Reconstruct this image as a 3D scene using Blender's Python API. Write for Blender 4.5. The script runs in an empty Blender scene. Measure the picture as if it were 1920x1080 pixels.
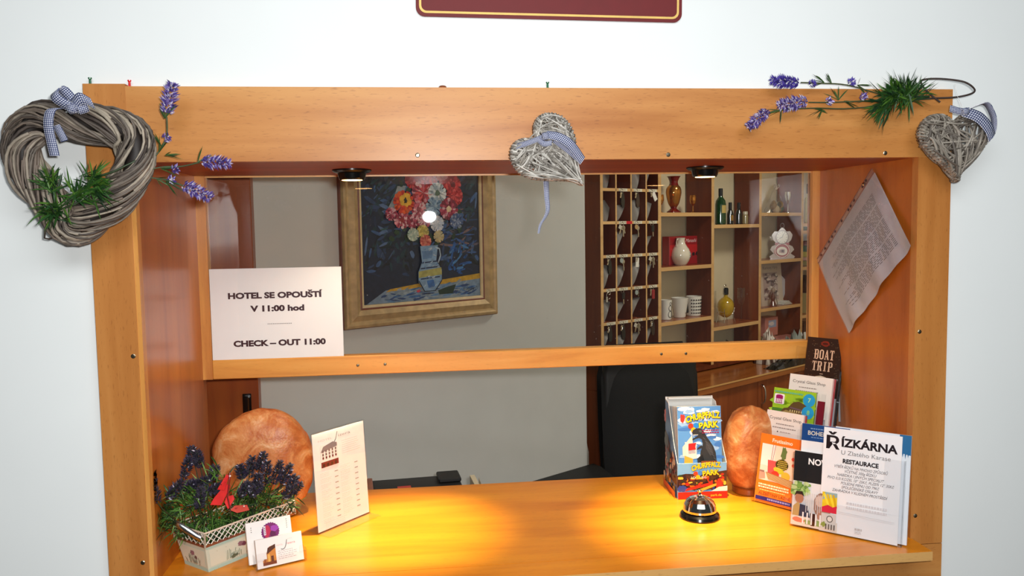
import bpy, bmesh, math, random
from mathutils import Matrix, Vector, Euler, noise

random.seed(11)
SC = bpy.context.scene
COL = SC.collection
PI = math.pi

# ------------------------------------------------------------------ camera
CAM_LOC = Vector((0.0, -1.5289, 1.7334))
YAW, PITCH, ROLL, FPX = 0.1146, 0.0758, -0.0157, 1529.33
fwd = Vector((math.sin(YAW) * math.cos(PITCH), math.cos(YAW) * math.cos(PITCH), -math.sin(PITCH)))
rgt = Vector((math.cos(YAW), -math.sin(YAW), 0))
upv = rgt.cross(fwd)
rgt, upv = (math.cos(ROLL) * rgt + math.sin(ROLL) * upv), (-math.sin(ROLL) * rgt + math.cos(ROLL) * upv)
cam_rot = Matrix((rgt, upv, -fwd)).transposed().to_4x4()
cd = bpy.data.cameras.new('camera')
cd.sensor_width = 36.0
cd.lens = 36.0 * FPX / 1920.0
cd.clip_start = 0.05
cam = bpy.data.objects.new('camera', cd)
cam.matrix_world = Matrix.Translation(CAM_LOC) @ cam_rot
COL.objects.link(cam)
SC.camera = cam

# ------------------------------------------------------------------ world, lights, exposure
SC.view_settings.view_transform = 'Standard'
SC.view_settings.look = 'None'
SC.view_settings.gamma = 1.0
SC.view_settings.use_curve_mapping = False
SC.view_settings.exposure = 0.0
wd = bpy.data.worlds.new('world')
SC.world = wd
wd.use_nodes = True
wd.node_tree.nodes['Background'].inputs['Color'].default_value = (0.86, 0.94, 1.0, 1)
wd.node_tree.nodes['Background'].inputs['Strength'].default_value = 0.045


def area_light(name, loc, rot, size, power, color, size_y=None):
    l = bpy.data.lights.new(name, 'AREA')
    l.shape = 'RECTANGLE' if size > 0.1 else 'ELLIPSE'
    l.size = size
    l.size_y = size_y or size
    l.energy = power
    l.color = color
    o = bpy.data.objects.new(name, l)
    o.matrix_world = Matrix.Translation(loc) @ rot
    COL.objects.link(o)
    return o


# the photographer's flash, just above and beside the lens
area_light('camera_flash', CAM_LOC + rgt * 0.06 + upv * 0.05 - fwd * 0.01, cam_rot, 0.06, 20.0, (1.0, 0.985, 0.965), 0.05)
# unseen fill added for the lobby's ambient light, behind and above the photographer
area_light('lobby_ambient_fill', Vector((0.3, -1.9, 2.85)), Matrix.Rotation(math.radians(25), 4, 'X'), 2.4, 35.0, (0.95, 0.985, 1.0), 0.8)
# the office ceiling lamp over the back room
area_light('office_ceiling_light', Vector((1.9, 1.3, 2.7)), Matrix.Identity(4), 0.4, 20.0, (1.0, 0.95, 0.84))


# ------------------------------------------------------------------ colours and materials
def lin(c):
    return tuple((x / 12.92 if x <= 0.04045 else ((x + 0.055) / 1.055) ** 2.4) for x in (v / 255.0 for v in c))


def newmat(name):
    m = bpy.data.materials.new(name)
    m.use_nodes = True
    nt = m.node_tree
    return m, nt, nt.nodes['Principled BSDF']


def nd(nt, t, **kw):
    n = nt.nodes.new(t)
    for k, v in kw.items():
        setattr(n, k, v)
    return n


def ramp(nt, fac, stops):
    r = nd(nt, 'ShaderNodeValToRGB')
    el = r.color_ramp.elements
    while len(el) < len(stops):
        el.new(0.5)
    for e, (p, c) in zip(el, stops):
        e.position = p
        e.color = (*c, 1)
    nt.links.new(fac, r.inputs['Fac'])
    return r.outputs['Color']


def solid(name, rgb, rough=0.5, metal=0.0, coat=0.0, noise_amt=0.06, noise_scale=40.0, bump=0.0, trans=0.0, sss=0.0):
    """one-colour surface with slight procedural mottling"""
    m, nt, b = newmat(name)
    c = lin(rgb)
    tc = nd(nt, 'ShaderNodeTexCoord')
    nz = nd(nt, 'ShaderNodeTexNoise')
    nz.inputs['Scale'].default_value = noise_scale
    nz.inputs['Detail'].default_value = 4
    nt.links.new(tc.outputs['Object'], nz.inputs['Vector'])
    lo = tuple(max(0, x * (1 - noise_amt)) for x in c)
    hi = tuple(min(1, x * (1 + noise_amt)) for x in c)
    nt.links.new(ramp(nt, nz.outputs['Fac'], [(0.3, lo), (0.7, hi)]), b.inputs['Base Color'])
    b.inputs['Roughness'].default_value = rough
    b.inputs['Metallic'].default_value = metal
    b.inputs['Coat Weight'].default_value = coat
    b.inputs['Transmission Weight'].default_value = trans
    if sss:
        b.inputs['Subsurface Weight'].default_value = sss
    if bump:
        bp = nd(nt, 'ShaderNodeBump')
        bp.inputs['Strength'].default_value = bump
        bp.inputs['Distance'].default_value = 0.002
        nt.links.new(nz.outputs['Fac'], bp.inputs['Height'])
        nt.links.new(bp.outputs['Normal'], b.inputs['Normal'])
    return m


def wood(name, light, mid, dark, axis='X', rough=0.38, coat=0.1, fleck=0.5, scale=1.0):
    """steamed-beech laminate: long soft bands plus short dark pores along the grain"""
    m, nt, b = newmat(name)
    tc = nd(nt, 'ShaderNodeTexCoord')
    mp = nd(nt, 'ShaderNodeMapping')
    s = {'X': (1.2, 14, 14), 'Y': (14, 1.2, 14), 'Z': (14, 14, 1.2)}[axis]
    mp.inputs['Scale'].default_value = tuple(x * scale for x in s)
    nt.links.new(tc.outputs['Object'], mp.inputs['Vector'])
    n1 = nd(nt, 'ShaderNodeTexNoise')
    n1.inputs['Scale'].default_value = 1.3
    n1.inputs['Detail'].default_value = 6
    n1.inputs['Distortion'].default_value = 0.6
    nt.links.new(mp.outputs['Vector'], n1.inputs['Vector'])
    base = ramp(nt, n1.outputs['Fac'], [(0.28, lin(dark)), (0.5, lin(mid)), (0.74, lin(light))])
    mp2 = nd(nt, 'ShaderNodeMapping')
    f = {'X': (60, 420, 420), 'Y': (420, 60, 420), 'Z': (420, 420, 60)}[axis]
    mp2.inputs['Scale'].default_value = f
    nt.links.new(tc.outputs['Object'], mp2.inputs['Vector'])
    n2 = nd(nt, 'ShaderNodeTexNoise')
    n2.inputs['Scale'].default_value = 1.0
    n2.inputs['Detail'].default_value = 2
    nt.links.new(mp2.outputs['Vector'], n2.inputs['Vector'])
    msk = ramp(nt, n2.outputs['Fac'], [(0.60, (1, 1, 1)), (0.74, (1 - fleck * .55, 1 - fleck * .65, 1 - fleck * .7))])
    mx = nd(nt, 'ShaderNodeMix', data_type='RGBA', blend_type='MULTIPLY')
    mx.inputs['Factor'].default_value = 1.0
    nt.links.new(base, mx.inputs[6])
    nt.links.new(msk, mx.inputs[7])
    nt.links.new(mx.outputs[2], b.inputs['Base Color'])
    b.inputs['Roughness'].default_value = rough
    b.inputs['Coat Weight'].default_value = coat
    b.inputs['Coat Roughness'].default_value = 0.18
    return m


def printed(name, rough=0.45, metal=0.0, coat=0.0, mottled=0.0, sheen=0.0):
    """surface whose pattern colours are stored on the mesh faces"""
    m, nt, b = newmat(name)
    at = nd(nt, 'ShaderNodeVertexColor', layer_name='Col')
    out = at.outputs['Color']
    if mottled:
        tc = nd(nt, 'ShaderNodeTexCoord')
        nz = nd(nt, 'ShaderNodeTexNoise')
        nz.inputs['Scale'].default_value = 60
        nt.links.new(tc.outputs['Object'], nz.inputs['Vector'])
        k = ramp(nt, nz.outputs['Fac'], [(0.3, (1 - mottled,) * 3), (0.7, (1, 1, 1))])
        mx = nd(nt, 'ShaderNodeMix', data_type='RGBA', blend_type='MULTIPLY')
        mx.inputs['Factor'].default_value = 1
        nt.links.new(out, mx.inputs[6])
        nt.links.new(k, mx.inputs[7])
        out = mx.outputs[2]
    nt.links.new(out, b.inputs['Base Color'])
    b.inputs['Roughness'].default_value = rough
    b.inputs['Metallic'].default_value = metal
    b.inputs['Coat Weight'].default_value = coat
    return m


def clear_pane(name, tint=(1, 1, 1), ior=1.45, haze=0.0, dust=0.0):
    """clear sheet: straight-through transparency plus mirror reflection by Fresnel"""
    m, nt, b = newmat(name)
    nt.nodes.remove(b)
    out = nt.nodes['Material Output']
    geo = nd(nt, 'ShaderNodeNewGeometry')
    mi = nd(nt, 'ShaderNodeMix', data_type='FLOAT')
    nt.links.new(geo.outputs['Backfacing'], mi.inputs[0])
    mi.inputs[2].default_value = ior
    mi.inputs[3].default_value = 1 / ior
    fr = nd(nt, 'ShaderNodeFresnel')
    nt.links.new(mi.outputs[0], fr.inputs['IOR'])
    tr = nd(nt, 'ShaderNodeBsdfTransparent')
    tr.inputs['Color'].default_value = (*tint, 1)
    gl = nd(nt, 'ShaderNodeBsdfGlossy')
    gl.inputs['Roughness'].default_value = 0.01
    mx = nd(nt, 'ShaderNodeMixShader')
    nt.links.new(fr.outputs['Fac'], mx.inputs['Fac'])
    nt.links.new(tr.outputs['BSDF'], mx.inputs[1])
    nt.links.new(gl.outputs['BSDF'], mx.inputs[2])
    last = mx.outputs['Shader']
    if haze or dust:
        df = nd(nt, 'ShaderNodeBsdfDiffuse')
        df.inputs['Color'].default_value = (0.9, 0.9, 0.9, 1)
        m2 = nd(nt, 'ShaderNodeMixShader')
        m2.inputs['Fac'].default_value = haze
        if dust:
            tc = nd(nt, 'ShaderNodeTexCoord')
            nz = nd(nt, 'ShaderNodeTexNoise')
            nz.inputs['Scale'].default_value = 190
            nz.inputs['Detail'].default_value = 1
            nt.links.new(tc.outputs['Object'], nz.inputs['Vector'])
            c = ramp(nt, nz.outputs['Fac'], [(0.76, (haze,) * 3), (0.80, (dust,) * 3)])
            nt.links.new(c, m2.inputs['Fac'])
        nt.links.new(last, m2.inputs[1])
        nt.links.new(df.outputs['BSDF'], m2.inputs[2])
        last = m2.outputs['Shader']
    nt.links.new(last, out.inputs['Surface'])
    return m


def glowing(name, rgb, strength):
    m, nt, b = newmat(name)
    b.inputs['Base Color'].default_value = (*rgb, 1)
    b.inputs['Emission Color'].default_value = (*rgb, 1)
    b.inputs['Emission Strength'].default_value = strength
    return m


def gingham(name):
    """navy and white checked ribbon; U runs across, V along in widths"""
    m, nt, b = newmat(name)
    uv = nd(nt, 'ShaderNodeUVMap', uv_map='UVMap')
    sep = nd(nt, 'ShaderNodeSeparateXYZ')
    nt.links.new(uv.outputs['UV'], sep.inputs[0])
    st = []
    for k in ('X', 'Y'):
        mu = nd(nt, 'ShaderNodeMath', operation='MULTIPLY')
        mu.inputs[1].default_value = 5.0
        nt.links.new(sep.outputs[k], mu.inputs[0])
        fr = nd(nt, 'ShaderNodeMath', operation='FRACT')
        nt.links.new(mu.outputs[0], fr.inputs[0])
        gt = nd(nt, 'ShaderNodeMath', operation='GREATER_THAN')
        gt.inputs[1].default_value = 0.5
        nt.links.new(fr.outputs[0], gt.inputs[0])
        st.append(gt.outputs[0])
    ad = nd(nt, 'ShaderNodeMath', operation='ADD')
    nt.links.new(st[0], ad.inputs[0])
    nt.links.new(st[1], ad.inputs[1])
    hf = nd(nt, 'ShaderNodeMath', operation='MULTIPLY')
    hf.inputs[1].default_value = 0.5
    nt.links.new(ad.outputs[0], hf.inputs[0])
    c = ramp(nt, hf.outputs[0], [(0.0, lin((222, 223, 228))), (0.5, lin((100, 110, 148))), (1.0, lin((26, 34, 74)))])
    nt.links.new(c, b.inputs['Base Color'])
    b.inputs['Roughness'].default_value = 0.8
    return m


def salt_rock(name):
    m, nt, b = newmat(name)
    tc = nd(nt, 'ShaderNodeTexCoord')
    nz = nd(nt, 'ShaderNodeTexNoise')
    nz.inputs['Scale'].default_value = 20
    nz.inputs['Detail'].default_value = 12
    nz.inputs['Roughness'].default_value = 0.65
    nz.inputs['Distortion'].default_value = 0.8
    nt.links.new(tc.outputs['Object'], nz.inputs['Vector'])
    c = ramp(nt, nz.outputs['Fac'], [(0.30, lin((150, 68, 22))), (0.45, lin((184, 102, 48))), (0.57, lin((206, 138, 80))), (0.70, lin((226, 178, 130))), (0.78, lin((246, 224, 200)))])
    nt.links.new(c, b.inputs['Base Color'])
    b.inputs['Roughness'].default_value = 0.42
    b.inputs['Subsurface Weight'].default_value = 0.05
    b.inputs['Subsurface Radius'].default_value = (0.02, 0.008, 0.003)
    v = nd(nt, 'ShaderNodeTexVoronoi')
    v.inputs['Scale'].default_value = 190
    nt.links.new(tc.outputs['Object'], v.inputs['Vector'])
    bp = nd(nt, 'ShaderNodeBump')
    bp.inputs['Strength'].default_value = 0.13
    bp.inputs['Distance'].default_value = 0.003
    nt.links.new(v.outputs['Distance'], bp.inputs['Height'])
    nt.links.new(bp.outputs['Normal'], b.inputs['Normal'])
    return m


M = {}
M['plaster'] = solid('white_plaster', (236, 241, 241), 0.85, noise_amt=0.012, noise_scale=6)
M['greywall'] = solid('grey_paint', (196, 196, 190), 0.8, noise_amt=0.02, noise_scale=9)
M['cream'] = solid('cream_paint', (214, 200, 168), 0.8, noise_amt=0.04, noise_scale=7)
M['ceiling'] = solid('ceiling_paint', (235, 233, 228), 0.9, noise_amt=0.01)
M['floor'] = solid('floor_tile', (120, 100, 82), 0.5, noise_amt=0.1, noise_scale=5)
B_L, B_M, B_D = (208, 148, 82), (196, 132, 68), (174, 108, 48)
M['beech_x'] = wood('beech_laminate_lengthwise', B_L, B_M, B_D, 'X')
M['beech_z'] = wood('beech_laminate_upright', (206, 142, 76), (192, 126, 62), (172, 106, 46), 'Z')
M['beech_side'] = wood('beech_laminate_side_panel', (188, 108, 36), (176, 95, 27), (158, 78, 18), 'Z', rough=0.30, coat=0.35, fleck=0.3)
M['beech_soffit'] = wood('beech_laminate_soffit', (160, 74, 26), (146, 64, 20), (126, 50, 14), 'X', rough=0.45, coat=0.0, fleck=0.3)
M['counter'] = wood('beech_counter_top', (232, 150, 32), (222, 136, 24), (204, 114, 14), 'X', rough=0.32, coat=0.06, fleck=0.3)
M['edging'] = wood('pale_edge_banding', (228, 184, 118), (218, 170, 104), (206, 154, 90), 'X', fleck=0.5)
M['pine'] = wood('pine_rail', (226, 164, 84), (214, 148, 66), (186, 112, 44), 'X', rough=0.4, coat=0.15, fleck=0.2, scale=1.6)
M['pine_z'] = wood('pine_stile', (226, 164, 88), (212, 146, 70), (184, 114, 50), 'Z', rough=0.4, coat=0.15, fleck=0.2, scale=1.6)
M['brown'] = wood('dark_brown_laminate', (160, 80, 22), (144, 67, 16), (122, 52, 11), 'Z', rough=0.35, coat=0.2, fleck=0.2)
M['shelf_brown'] = wood('red_brown_shelf_laminate', (124, 58, 28), (108, 48, 21), (92, 38, 16), 'Z', rough=0.5, coat=0.0, fleck=0.2)
M['shelf_edge'] = wood('pale_shelf_edge', (226, 184, 126), (214, 170, 112), (198, 152, 96), 'X', rough=0.4, fleck=0.2)
M['cabinet'] = wood('cherry_cabinet_front', (166, 88, 42), (150, 74, 32), (130, 60, 24), 'Z', rough=0.3, coat=0.3, fleck=0.2)
M['worktop'] = wood('cherry_worktop', (186, 116, 60), (168, 98, 46), (146, 80, 36), 'X', rough=0.2, coat=0.4, fleck=0.2)
M['glass'] = clear_pane('window_glass', (0.985, 0.99, 0.985), 1.5, haze=0.002, dust=0.14)
M['acrylic'] = clear_pane('clear_acrylic', (0.992, 0.993, 0.995), 1.45, haze=0.0)
M['film'] = clear_pane('plastic_film', (0.985, 0.985, 0.99), 1.4, haze=0.06)
M['black_gloss'] = solid('black_gloss_plastic', (14, 13, 13), 0.2, noise_amt=0.02)
M['black_matt'] = solid('black_matt_plastic', (20, 19, 19), 0.55, noise_amt=0.05)
M['black_leather'] = solid('black_leather', (5, 5, 5), 0.75, noise_amt=0.15, noise_scale=220, bump=0.2)
M['black_desk'] = solid('black_desk_top', (8, 8, 8), 0.6, noise_amt=0.05)
M['steel'] = solid('screw_steel', (150, 140, 120), 0.3, metal=1.0)
M['chrome'] = solid('polished_chrome', (225, 222, 216), 0.08, metal=1.0, noise_amt=0.01)
M['tin'] = solid('galvanised_tin', (190, 195, 198), 0.25, metal=1.0, noise_amt=0.1, noise_scale=60)
M['wire'] = solid('dark_wire', (62, 40, 30), 0.4, noise_amt=0.1)
M['print'] = printed('printed_paper', 0.42)
M['gloss_print'] = printed('printed_gloss_card', 0.3, coat=0.25)
M['wicker'] = printed('woven_willow', 0.6, mottled=0.35)
M['leaf'] = printed('artificial_leaf', 0.45, mottled=0.25)
M['petal'] = printed('artificial_petal', 0.7, mottled=0.2)
M['oil'] = printed('oil_paint', 0.4, mottled=0.35)
M['ceramic'] = printed('glazed_ceramic', 0.15, coat=0.5)
M['gilt'] = solid('dull_gilt_frame', (178, 150, 104), 0.5, metal=0.25, noise_amt=0.22, noise_scale=35, bump=0.15)
M['gilt_dark'] = solid('red_brown_frame_line', (118, 56, 28), 0.5, noise_amt=0.15)
M['gilt_pale'] = solid('pale_frame_slip', (206, 184, 140), 0.5, noise_amt=0.1)
M['paper'] = solid('white_paper', (240, 236, 232), 0.75, noise_amt=0.015)
M['slip'] = solid('translucent_grey_sleeve', (188, 184, 190), 0.5, noise_amt=0.06)
M['slip_dark'] = solid('grey_translucent_pocket', (128, 122, 116), 0.5, noise_amt=0.06)
M['edge_grey'] = solid('acrylic_edge_grey', (150, 158, 164), 0.25, noise_amt=0.05)
M['gingham'] = gingham('gingham_ribbon')
M['salt'] = salt_rock('orange_salt_rock')
M['red_lacquer'] = solid('deep_red_enamel', (106, 4, 10), 0.6, noise_amt=0.05)
M['gold'] = solid('gold_line', (214, 178, 92), 0.35, metal=0.2)
M['ruby'] = solid('ruby_glass', (118, 12, 10), 0.06, noise_amt=0.1, coat=0.6)
M['gilded'] = solid('gilded_glass', (196, 130, 58), 0.12, metal=0.85)
M['green_glass'] = solid('dark_green_glass', (14, 62, 26), 0.06, noise_amt=0.1, coat=0.6)
M['dark_glass'] = solid('dark_bottle_glass', (22, 22, 18), 0.08, coat=0.5)
M['amber'] = solid('yellow_liquor', (214, 176, 34), 0.05, coat=0.6, trans=0.4)
M['pale_wine'] = solid('pale_wine_glass', (206, 190, 128), 0.08, coat=0.5)
M['lamp_glow'] = glowing('halogen_lens', (1.0, 0.55, 0.2), 14.0)


# ------------------------------------------------------------------ mesh builder
class MB:
    def __init__(self):
        self.v, self.f, self.c, self.s, self.uv = [], [], [], [], []

    def add(self, vs, fs, col=(255, 255, 255), smooth=False, T=None, uvs=None):
        o = len(self.v)
        for p in vs:
            self.v.append(tuple(T @ Vector(p)) if T is not None else tuple(p))
        cl = lin(col)
        for i, f in enumerate(fs):
            self.f.append(tuple(o + k for k in f))
            self.c.append(cl)
            self.s.append(smooth)
            self.uv.append(uvs[i] if uvs else None)
        return self

    def box(self, x0, x1, y0, y1, z0, z1, col=(255, 255, 255), bevel=0.0, T=None, seg=1):
        if bevel <= 0:
            vs = [(x, y, z) for x in (x0, x1) for y in (y0, y1) for z in (z0, z1)]
            fs = [(0, 1, 3, 2), (4, 6, 7, 5), (0, 4, 5, 1), (2, 3, 7, 6), (0, 2, 6, 4), (1, 5, 7, 3)]
            return self.add(vs, fs, col, False, T)
        bm = bmesh.new()
        bmesh.ops.create_cube(bm, size=1.0, matrix=Matrix.Translation(((x0 + x1) / 2, (y0 + y1) / 2, (z0 + z1) / 2)) @ Matrix.Diagonal((x1 - x0, y1 - y0, z1 - z0, 1)))
        bmesh.ops.bevel(bm, geom=bm.edges[:], offset=bevel, segments=seg, affect='EDGES', profile=0.5)
        bm.verts.index_update()
        vs = [tuple(v.co) for v in bm.verts]
        fs = [tuple(v.index for v in f.verts) for f in bm.faces]
        bm.free()
        return self.add(vs, fs, col, seg > 1, T)

    def prism(self, pts, h0, h1, col=(255, 255, 255), T=None, smooth=False):
        """outline in XY (counter-clockwise) between z=h0 and z=h1"""
        n = len(pts)
        vs = [(x, y, h0) for x, y in pts] + [(x, y, h1) for x, y in pts]
        self.add(vs, [tuple(reversed(range(n))), tuple(range(n, 2 * n))], col, False, T)
        return self.add(vs, [(i, (i + 1) % n, n + (i + 1) % n, n + i) for i in range(n)], col, smooth, T)

    def lathe(self, prof, col=(255, 255, 255), seg=24, T=None, smooth=True, cap=True, cols=None):
        vs = []
        for r, z in prof:
            for k in range(seg):
                a = 2 * PI * k / seg
                vs.append((r * math.cos(a), r * math.sin(a), z))
        for i in range(len(prof) - 1):
            fs = [(i * seg + k, i * seg + (k + 1) % seg, (i + 1) * seg + (k + 1) % seg, (i + 1) * seg + k) for k in range(seg)]
            vv = vs[i * seg:(i + 2) * seg]
            self.add(vv, [tuple(q - i * seg for q in f) for f in fs], cols[i] if cols else col, smooth, T)
        if cap:
            if prof[0][0] > 1e-6:
                self.add(vs[:seg], [tuple(reversed(range(seg)))], cols[0] if cols else col, False, T)
            if prof[-1][0] > 1e-6:
                self.add(vs[-seg:], [tuple(range(seg))], cols[-1] if cols else col, False, T)
        return self

    def tube(self, pts, r, col=(255, 255, 255), seg=6, T=None, r1=None, closed=False, flat=1.0):
        P = [Vector(p) for p in pts]
        n = len(P)
        ref = Vector((0.13, 0.31, 0.94))
        vs = []
        for i in range(n):
            if closed:
                t = P[(i + 1) % n] - P[i - 1]
            else:
                t = P[min(i + 1, n - 1)] - P[max(i - 1, 0)]
            if t.length < 1e-9:
                t = Vector((0, 0, 1))
            t.normalize()
            a = t.cross(ref)
            if a.length < 1e-3:
                a = t.cross(Vector((1, 0, 0)))
            a.normalize()
            b = t.cross(a)
            ref = -a.cross(t) if False else ref
            rr = r if r1 is None else r + (r1 - r) * i / max(1, n - 1)
            for k in range(seg):
                an = 2 * PI * k / seg
                vs.append(P[i] + a * rr * math.cos(an) + b * rr * math.sin(an) * flat)
        fs = []
        for i in range(n if closed else n - 1):
            j = (i + 1) % n
            fs += [(i * seg + k, i * seg + (k + 1) % seg, j * seg + (k + 1) % seg, j * seg + k) for k in range(seg)]
        self.add(vs, fs, col, True, T)
        if not closed:
            self.add(vs[:seg] + vs[-seg:], [tuple(reversed(range(seg))), tuple(range(seg, 2 * seg))], col, False, T)
        return self

    def ball(self, c, r, col=(255, 255, 255), seg=12, rings=8, T=None, squash=(1, 1, 1)):
        prof = [(max(1e-7, math.sin(PI * i / rings)) * r, -math.cos(PI * i / rings) * r) for i in range(rings + 1)]
        TT = Matrix.Translation(c) @ Matrix.Diagonal((*squash, 1))
        if T is not None:
            TT = T @ TT
        return self.lathe(prof, col, seg, TT, cap=False)

    def knot(self, c, r, w):
        c = Vector(c)
        for k, (ax, tilt) in enumerate(((Vector((0.2, 0, 1)), 0.0), (Vector((1, 0, 0.3)), 0.9))):
            ax = ax.normalized()
            e1 = ax.cross(Vector((0, 1, 0))).normalized()
            e2 = ax.cross(e1)
            rr = r * (1.0 + .12 * k)
            self.ribbon([c + e1 * rr * math.cos(2 * PI * i / 12) + e2 * rr * math.sin(2 * PI * i / 12) for i in range(13)], ax, w)
        return self

    def clamp(self, T, x0=None, x1=None):
        """press vertices back so nothing pokes through a panel at world x0 / x1"""
        Ti = T.inverted()
        for i, q in enumerate(self.v):
            g = T @ Vector(q)
            if x0 is not None and g.x < x0:
                g.x = x0
                self.v[i] = tuple(Ti @ g)
            if x1 is not None and g.x > x1:
                g.x = x1
                self.v[i] = tuple(Ti @ g)
        return self

    def ribbon(self, pts, side, width, thick=0.0007, col=(255, 255, 255), T=None, w1=None, bump=None):
        """a cloth strip through pts, `side` = across direction(s), with UVs (across, along/width)"""
        P = [Vector(p) for p in pts]
        n = len(P)
        S = [Vector(s).normalized() for s in (side if isinstance(side, list) else [side] * n)]
        vs, L, acc = [], [], 0.0
        for i in range(n):
            if i:
                acc += (P[i] - P[i - 1]).length
            L.append(acc / width)
            t = P[min(i + 1, n - 1)] - P[max(i - 1, 0)]
            nn = t.cross(S[i])
            nn = nn.normalized() * thick if nn.length > 1e-9 else Vector((0, -thick, 0))
            w = width if w1 is None else width + (w1 - width) * i / (n - 1)
            vs += [P[i] - S[i] * w / 2 + nn, P[i] + S[i] * w / 2 + nn, P[i] - S[i] * w / 2 - nn, P[i] + S[i] * w / 2 - nn]
        fs, uv = [], []
        for i in range(n - 1):
            a, b = 4 * i, 4 * i + 4
            fs += [(a, a + 1, b + 1, b), (a + 2, b + 2, b + 3, a + 3), (a, b, b + 2, a + 2), (a + 1, a + 3, b + 3, b + 1)]
            q = [(0, L[i]), (1, L[i]), (1, L[i + 1]), (0, L[i + 1])]
            uv += [q, [q[0], q[3], q[2], q[1]], [q[0]] * 4, [q[1]] * 4]
        return self.add(vs, fs, col, True, T, uv)

    def blade(self, base, d, length, width, droop=0.3, col=(60, 100, 30), segs=3, T=None):
        """a narrow creased leaf"""
        b = Vector(base)
        d = Vector(d).normalized()
        s = d.cross(Vector((random.uniform(-1, 1), random.uniform(-1, 1), random.uniform(-1, 1))))
        s = s.normalized() if s.length > 1e-3 else Vector((1, 0, 0))
        up = s.cross(d)
        g = Vector((0, 0, -1))
        vs = []
        for i in range(segs + 1):
            t = i / segs
            p = b + d * length * t + g * droop * length * t * t
            w = width * (0.5 + 1.6 * t) * (1 - t) ** 0.7 * 0.9 + 1e-5
            vs += [p - s * w, p + up * w * 0.4, p + s * w]
        fs = []
        for i in range(segs):
            a = 3 * i
            fs += [(a, a + 1, a + 4, a + 3), (a + 1, a + 2, a + 5, a + 4)]
        return self.add(vs, fs, col, True, T)

    def build(self, name, mat, parent=None, loc=None):
        me = bpy.data.meshes.new(name)
        me.from_pydata(self.v, [], self.f)
        me.polygons.foreach_set('use_smooth', self.s)
        at = me.color_attributes.new('Col', 'FLOAT_COLOR', 'CORNER')
        data = []
        for f, c in zip(self.f, self.c):
            data += [c[0], c[1], c[2], 1.0] * len(f)
        at.data.foreach_set('color', data)
        if any(u for u in self.uv):
            ul = me.uv_layers.new(name='UVMap')
            fl = []
            for f, u in zip(self.f, self.uv):
                for k in range(len(f)):
                    fl += list(u[k]) if u else [0, 0]
            ul.data.foreach_set('uv', fl)
        me.materials.append(M[mat] if isinstance(mat, str) else mat)
        me.update()
        o = bpy.data.objects.new(name, me)
        COL.objects.link(o)
        if parent is not None:
            o.parent = parent
        if loc is not None:
            o.location = loc
        return o


def smooth_profile(prof, n=30):
    out = []
    m = len(prof) - 1
    for i in range(n):
        t = i / (n - 1) * m
        k = min(int(t), m - 1)
        f = t - k
        g = [prof[min(max(k + d, 0), m)] for d in (-1, 0, 1, 2)]
        out.append(tuple(max(1e-4 if c == 0 else -9, 0.5 * (2 * g[1][c] + (g[2][c] - g[0][c]) * f + (2 * g[0][c] - 5 * g[1][c] + 4 * g[2][c] - g[3][c]) * f * f + (3 * g[1][c] - g[0][c] - 3 * g[2][c] + g[3][c]) * f ** 3)) for c in (0, 1)))
    return out


def tag(o, label=None, cat=None, group=None, kind=None):
    if label:
        o['label'] = label
    if cat:
        o['category'] = cat
    if group:
        o['group'] = group
    if kind:
        o['kind'] = kind
    return o


def thing(name, label, cat, loc=(0, 0, 0), rz=0.0, group=None):
    o = bpy.data.objects.new(name, None)
    o.empty_display_size = 0.05
    o.location = loc
    o.rotation_euler = (0, 0, rz)
    COL.objects.link(o)
    return tag(o, label, cat, group)


def copy_tree(o, parent=None):
    c = o.copy()
    COL.objects.link(c)
    c.parent = parent
    for ch in [x for x in bpy.data.objects if x.parent == o]:
        copy_tree(ch, c)
    return c


# ------------------------------------------------------------------ flat artwork (print on paper, paint on canvas)
_tx = {}


def text_mesh(s, shear=0.0, bold=0.0):
    key = (s, shear, bold)
    if key not in _tx:
        cu = bpy.data.curves.new('t', 'FONT')
        cu.body = s
        cu.size = 1.0
        cu.shear = shear
        cu.offset = bold
        cu.resolution_u = 3
        ob = bpy.data.objects.new('t', cu)
        COL.objects.link(ob)
        dg = bpy.context.evaluated_depsgraph_get()
        me = bpy.data.meshes.new_from_object(ob.evaluated_get(dg))
        vs = [tuple(v.co) for v in me.vertices]
        fs = [tuple(p.vertices) for p in me.polygons]
        bpy.data.objects.remove(ob)
        bpy.data.curves.remove(cu)
        bpy.data.meshes.remove(me)
        _tx[key] = (vs, fs)
    return _tx[key]


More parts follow.
